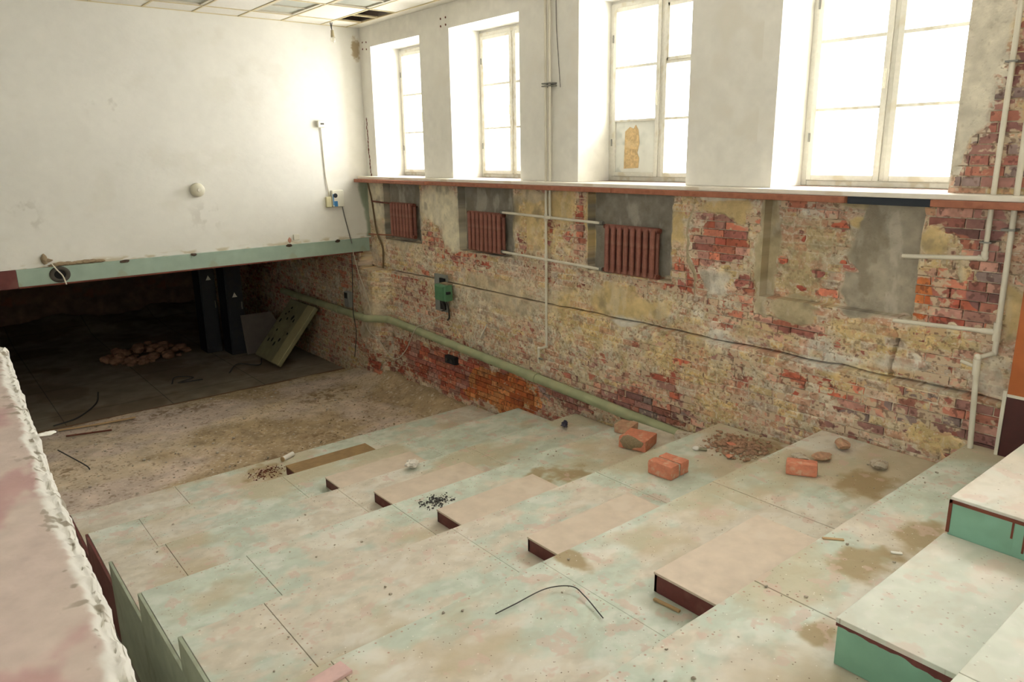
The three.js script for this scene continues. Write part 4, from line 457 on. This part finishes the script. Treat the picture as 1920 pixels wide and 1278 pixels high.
// ---------------------------------------------------------------- loose bricks and litter on the tiers
function wornBrick(L, H, W, seed) { const g = new THREE.BoxGeometry(L, H, W, 10, 5, 7), p = g.attributes.position, e = 0.014; for (let i = 0; i < p.count; i++) { let x = p.getX(i), y = p.getY(i), z = p.getZ(i); const ex = Math.max(0, Math.abs(x) - L / 2 + e), ey = Math.max(0, Math.abs(y) - H / 2 + e), ez = Math.max(0, Math.abs(z) - W / 2 + e), l = Math.hypot(ex, ey, ez); if (l > e) { const k = (l - e) / l; x -= Math.sign(x) * ex * k; y -= Math.sign(y) * ey * k; z -= Math.sign(z) * ez * k; }
    const n = 0.010 * (fbm(x * 30 + seed, y * 30 + z * 23 + seed * 3, 3) - 0.5), c = 0.03 * smooth(0.62, 0.8, fbm(x * 9 + seed * 5, y * 11 + z * 10, 2)); x *= 1 + n / L * 2 - c; z *= 1 + n / W * 2 - c; if (y > -H / 2 + 0.002) y *= 1 + n / H - c; p.setXYZ(i, x, y, z); }
  g.computeVertexNormals(); g.translate(0, H / 2, 0); return boxUV(g, 3); }
function brickThing(x, y, z, L, H, W, turn, m, label, seed, extra) { const t = thing('loose_brick', label, 'brick', 'loose bricks on the tiers'); t.position.set(x, y, z); t.rotation.y = turn; obj('brick', wornBrick(L, H, W, seed), m, t); if (extra) extra(t); return t; }
brickThing(5.66, TY[3], -5.02, 0.2, 0.1, 0.2, 0.3, M.brickDusty, 'pale dusty brick on the fourth tier behind the big red one', 3);
brickThing(5.46, TY[3], -4.68, 0.30, 0.12, 0.30, 0.3, M.brickLoose, 'big red brick lump with mortar on its side, at the edge of the fourth tier', 8, (t) => obj('mortar', lump(0.1, 0.35, 0.75, 1.4, 31).translate(-0.14, 0, 0), M.dust, t));
brickThing(4.68, TY[4], -3.72, 0.12, 0.125, 0.245, 0.06, M.brickLoose, 'two red bricks joined by pale mortar on the fifth tier', 12, (t) => { obj('brick', wornBrick(0.12, 0.12, 0.24, 14).translate(0.145, 0, 0), M.brickLoose, t); obj('mortar', wornBrick(0.026, 0.115, 0.235, 15).translate(0.072, 0, 0), M.rubbleGrey, t); });
brickThing(5.10, TY[5], -2.71, 0.23, 0.105, 0.12, -1.05, M.brickLoose, 'single bright red brick on the sixth tier', 19);
{ const t = thing('concrete_block', 'small pale grey block against the wall behind the red bricks', 'block'); t.position.set(5.90, TY[3], -4.40); t.rotation.y = -1.2; obj('block', wornBrick(0.25, 0.10, 0.12, 22), M.rubbleGrey, t); }
[[5.36, 5, -2.86, 0.075, 1.2, 0.25, 0.9, 'flat thin shard beside the bright red brick', M.rubbleGrey, 1], [5.45, 5, -2.73, 0.075, 1.2, 0.5, 0.7, 'brown brick fragment just behind the bright red brick', M.brickDusty, 2], [5.80, 5, -2.74, 0.085, 1.2, 0.55, 0.7, 'rounded brick fragment near the wall on the sixth tier', M.brickDusty, 3], [5.66, 5, -2.36, 0.1, 0.7, 0.4, 1.1, 'pale flat stone on the sixth tier toward the seventh', M.rubbleGrey, 4], [5.40, 4, -3.56, 0.035, 1, 0.6, 1, 'small red chip on the fifth tier in the rubble', M.brickLoose, 5], [5.66, 4, -3.72, 0.045, 1.3, 0.5, 0.8, 'small red and white chip amid rubble on the fifth tier', M.brickLoose, 6]].forEach(([x, k, z, r, a, b, c, l, m, s]) => { const f = obj('brick_fragment', lump(r, a, b, c, 40 + s), m); f.position.set(x, TY[k], z); f.rotation.y = s * 1.3; f.userData = { label: l, category: 'fragment', group: 'broken pieces on the tiers' }; });
{ const t = thing('old_bulb', 'small white candle-shaped bulb on the fifth tier', 'bulb'); obj('glass', new THREE.SphereGeometry(0.022, 12, 8).scale(1.5, 1, 1).translate(0, 0.022, 0), M.paper, t); obj('cap', rod([0.03, 0.018, 0], [0.1, 0.016, 0], 0.014), mat({ color: 0x8f8a70, roughness: 0.5 }), t); t.position.set(5.33, TY[4], -3.87); t.rotation.y = -0.9; }
{ const t = thing('paper_roll', 'short white paper roll on the edge of the lowest tier', 'roll'); obj('roll', rod([-0.09, 0.03, 0], [0.09, 0.03, 0], 0.03, 14), M.paper, t); obj('end_cap', rod([-0.10, 0.03, 0], [-0.088, 0.03, 0], 0.031, 14), M.woodChip, t); t.position.set(3.2, TY[0], -8.33); t.rotation.y = 0.45; }
{ const p = obj('crumpled_paper', lump(0.06, 1.4, 0.7, 1, 61, 3, 0.9), M.paper); p.position.set(3.68, TY[2], -6.17); p.userData = { label: 'crumpled white paper on the third tier', category: 'paper' }; }
{ const p = obj('dark_rag', lump(0.05, 1.6, 0.7, 0.7, 71, 3, 1.2), mat({ color: 0x3a3a4c })); p.position.set(5.64, TY[2], -5.96); p.rotation.y = 0.8; p.userData = { label: 'small dark blue scrap on the third tier near the wall', category: 'scrap' }; }
wire('bent_rod', [[2.16, TY[5] + 0.012, -2.83], [2.3, TY[5] + 0.012, -2.83], [2.52, TY[5] + 0.02, -2.82], [2.64, TY[5] + 0.03, -2.73], [2.64, TY[5] + 0.02, -2.62], [2.58, TY[5] + 0.012, -2.42]], 0.0035, M.wireDark, 'thin dark bent wire arching over the sixth tier');
const splinter = (x, y, z, L, turn, label, m = M.woodChip) => { const s = obj('splinter', boxUV(new RoundedBoxGeometry(L, 0.008, 0.022, 1, 0.003).translate(0, 0.0045, 0), 4), m); s.position.set(x, y, z); s.rotation.y = turn; s.userData = { label, category: 'splinter', group: 'wood splinters on the tiers' }; };
splinter(3.92, TY[6], -1.85, 0.12, -0.9, 'larger wood splinter at the edge of the seventh tier'); splinter(4.04, TY[6], -1.54, 0.06, -1.0, 'tiny pale splinter beside the brown stain on the seventh tier', M.paper); splinter(2.52, TY[3], -4.25, 0.12, 0.5, 'brown splinter in the middle of the fourth tier', M.rust);
{ const p = obj('short_board', bx(0, 0.28, 0, 0.02, 0, 0.1, 2, 0.003), mat({ map: speck([212, 178, 172], 0.1, 10) })); p.position.set(1.05, TY[5] + 0.001, -2.98); p.rotation.y = 0.15; p.userData = { label: 'short pink board lying on the sixth tier at the bottom edge', category: 'board' };
  const q = obj('wood_offcut', bx(0, 0.02, 0, 0.014, 0, 0.17, 2, 0.003), M.woodChip); q.position.set(2.92, TY[5] + 0.001, -2.36); q.rotation.y = 0.1; q.userData = { label: 'small wood offcut at the maroon end of the sixth aisle step', category: 'offcut' }; }
// crumbs nobody could count
function crumbs(name, label, n, seed, m, place, r0, r1) { const g = lump(1, 1.2, 0.7, 1, seed, 1), im = new THREE.InstancedMesh(g, m, n), q = rng(seed), o = new THREE.Object3D(); for (let i = 0; i < n; i++) { const [x, y, z] = place(q), r = lerp(r0, r1, Math.pow(q(), 3)); o.position.set(x, y, z); o.rotation.set(0, q() * 6.3, 0); o.scale.setScalar(r); o.updateMatrix(); im.setMatrixAt(i, o.matrix); }
  im.name = name; im.userData = { label, category: 'crumbs', kind: 'stuff' }; im.castShadow = im.receiveShadow = true; scene.add(im); }
const gauss = (q) => (q() + q() + q() - 1.5) / 1.5;
const spot = (x, z, rx, rz, y) => (q) => [x + gauss(q) * rx, y, z + gauss(q) * rz];
crumbs('black_grit', 'spilled black grit on the fourth tier beside its aisle step', 260, 3, M.wireDark, spot(3.19, -5.0, 0.2, 0.16, TY[3]), 0.003, 0.012);
crumbs('dirt_grit', 'brown grit spilled in front of the lowest aisle step', 220, 4, M.rust, spot(2.84, -8.1, 0.3, 0.25, TY[0]), 0.003, 0.012);
crumbs('rubble_grit', 'brown rubble grit on the fifth tier by the wall', 700, 5, M.brickDusty, spot(5.72, -3.66, 0.4, 0.42, TY[4]), 0.004, 0.024);
crumbs('plaster_crumbs', 'pale plaster crumbs scattered over the dirty floor', 420, 6, M.rubbleGrey, (q) => [lerp(1.2, 6, q()), FLOOR + 0.008, lerp(-12, -8.6, q())], 0.003, 0.022);
crumbs('dark_crumbs', 'dark crumbs scattered over the dirty floor', 260, 7, M.dust, (q) => [lerp(1.2, 6, Math.pow(q(), 0.5)), FLOOR + 0.008, lerp(-12, -8.6, q())], 0.003, 0.016);
crumbs('tier_crumbs', 'small pale flakes scattered over the tiers', 420, 8, M.rubbleGrey, (q) => { const k = Math.floor(q() * 7); return [lerp(1, 6, q()), TY[k], lerp(TZ[k] + 0.02, (TZ[k + 1] ?? -1.33) - 0.03, q())]; }, 0.002, 0.011);

scene.traverse((o) => { if (o.isMesh) { o.castShadow = true; o.receiveShadow = true; } });
renderer.render(scene, camera);
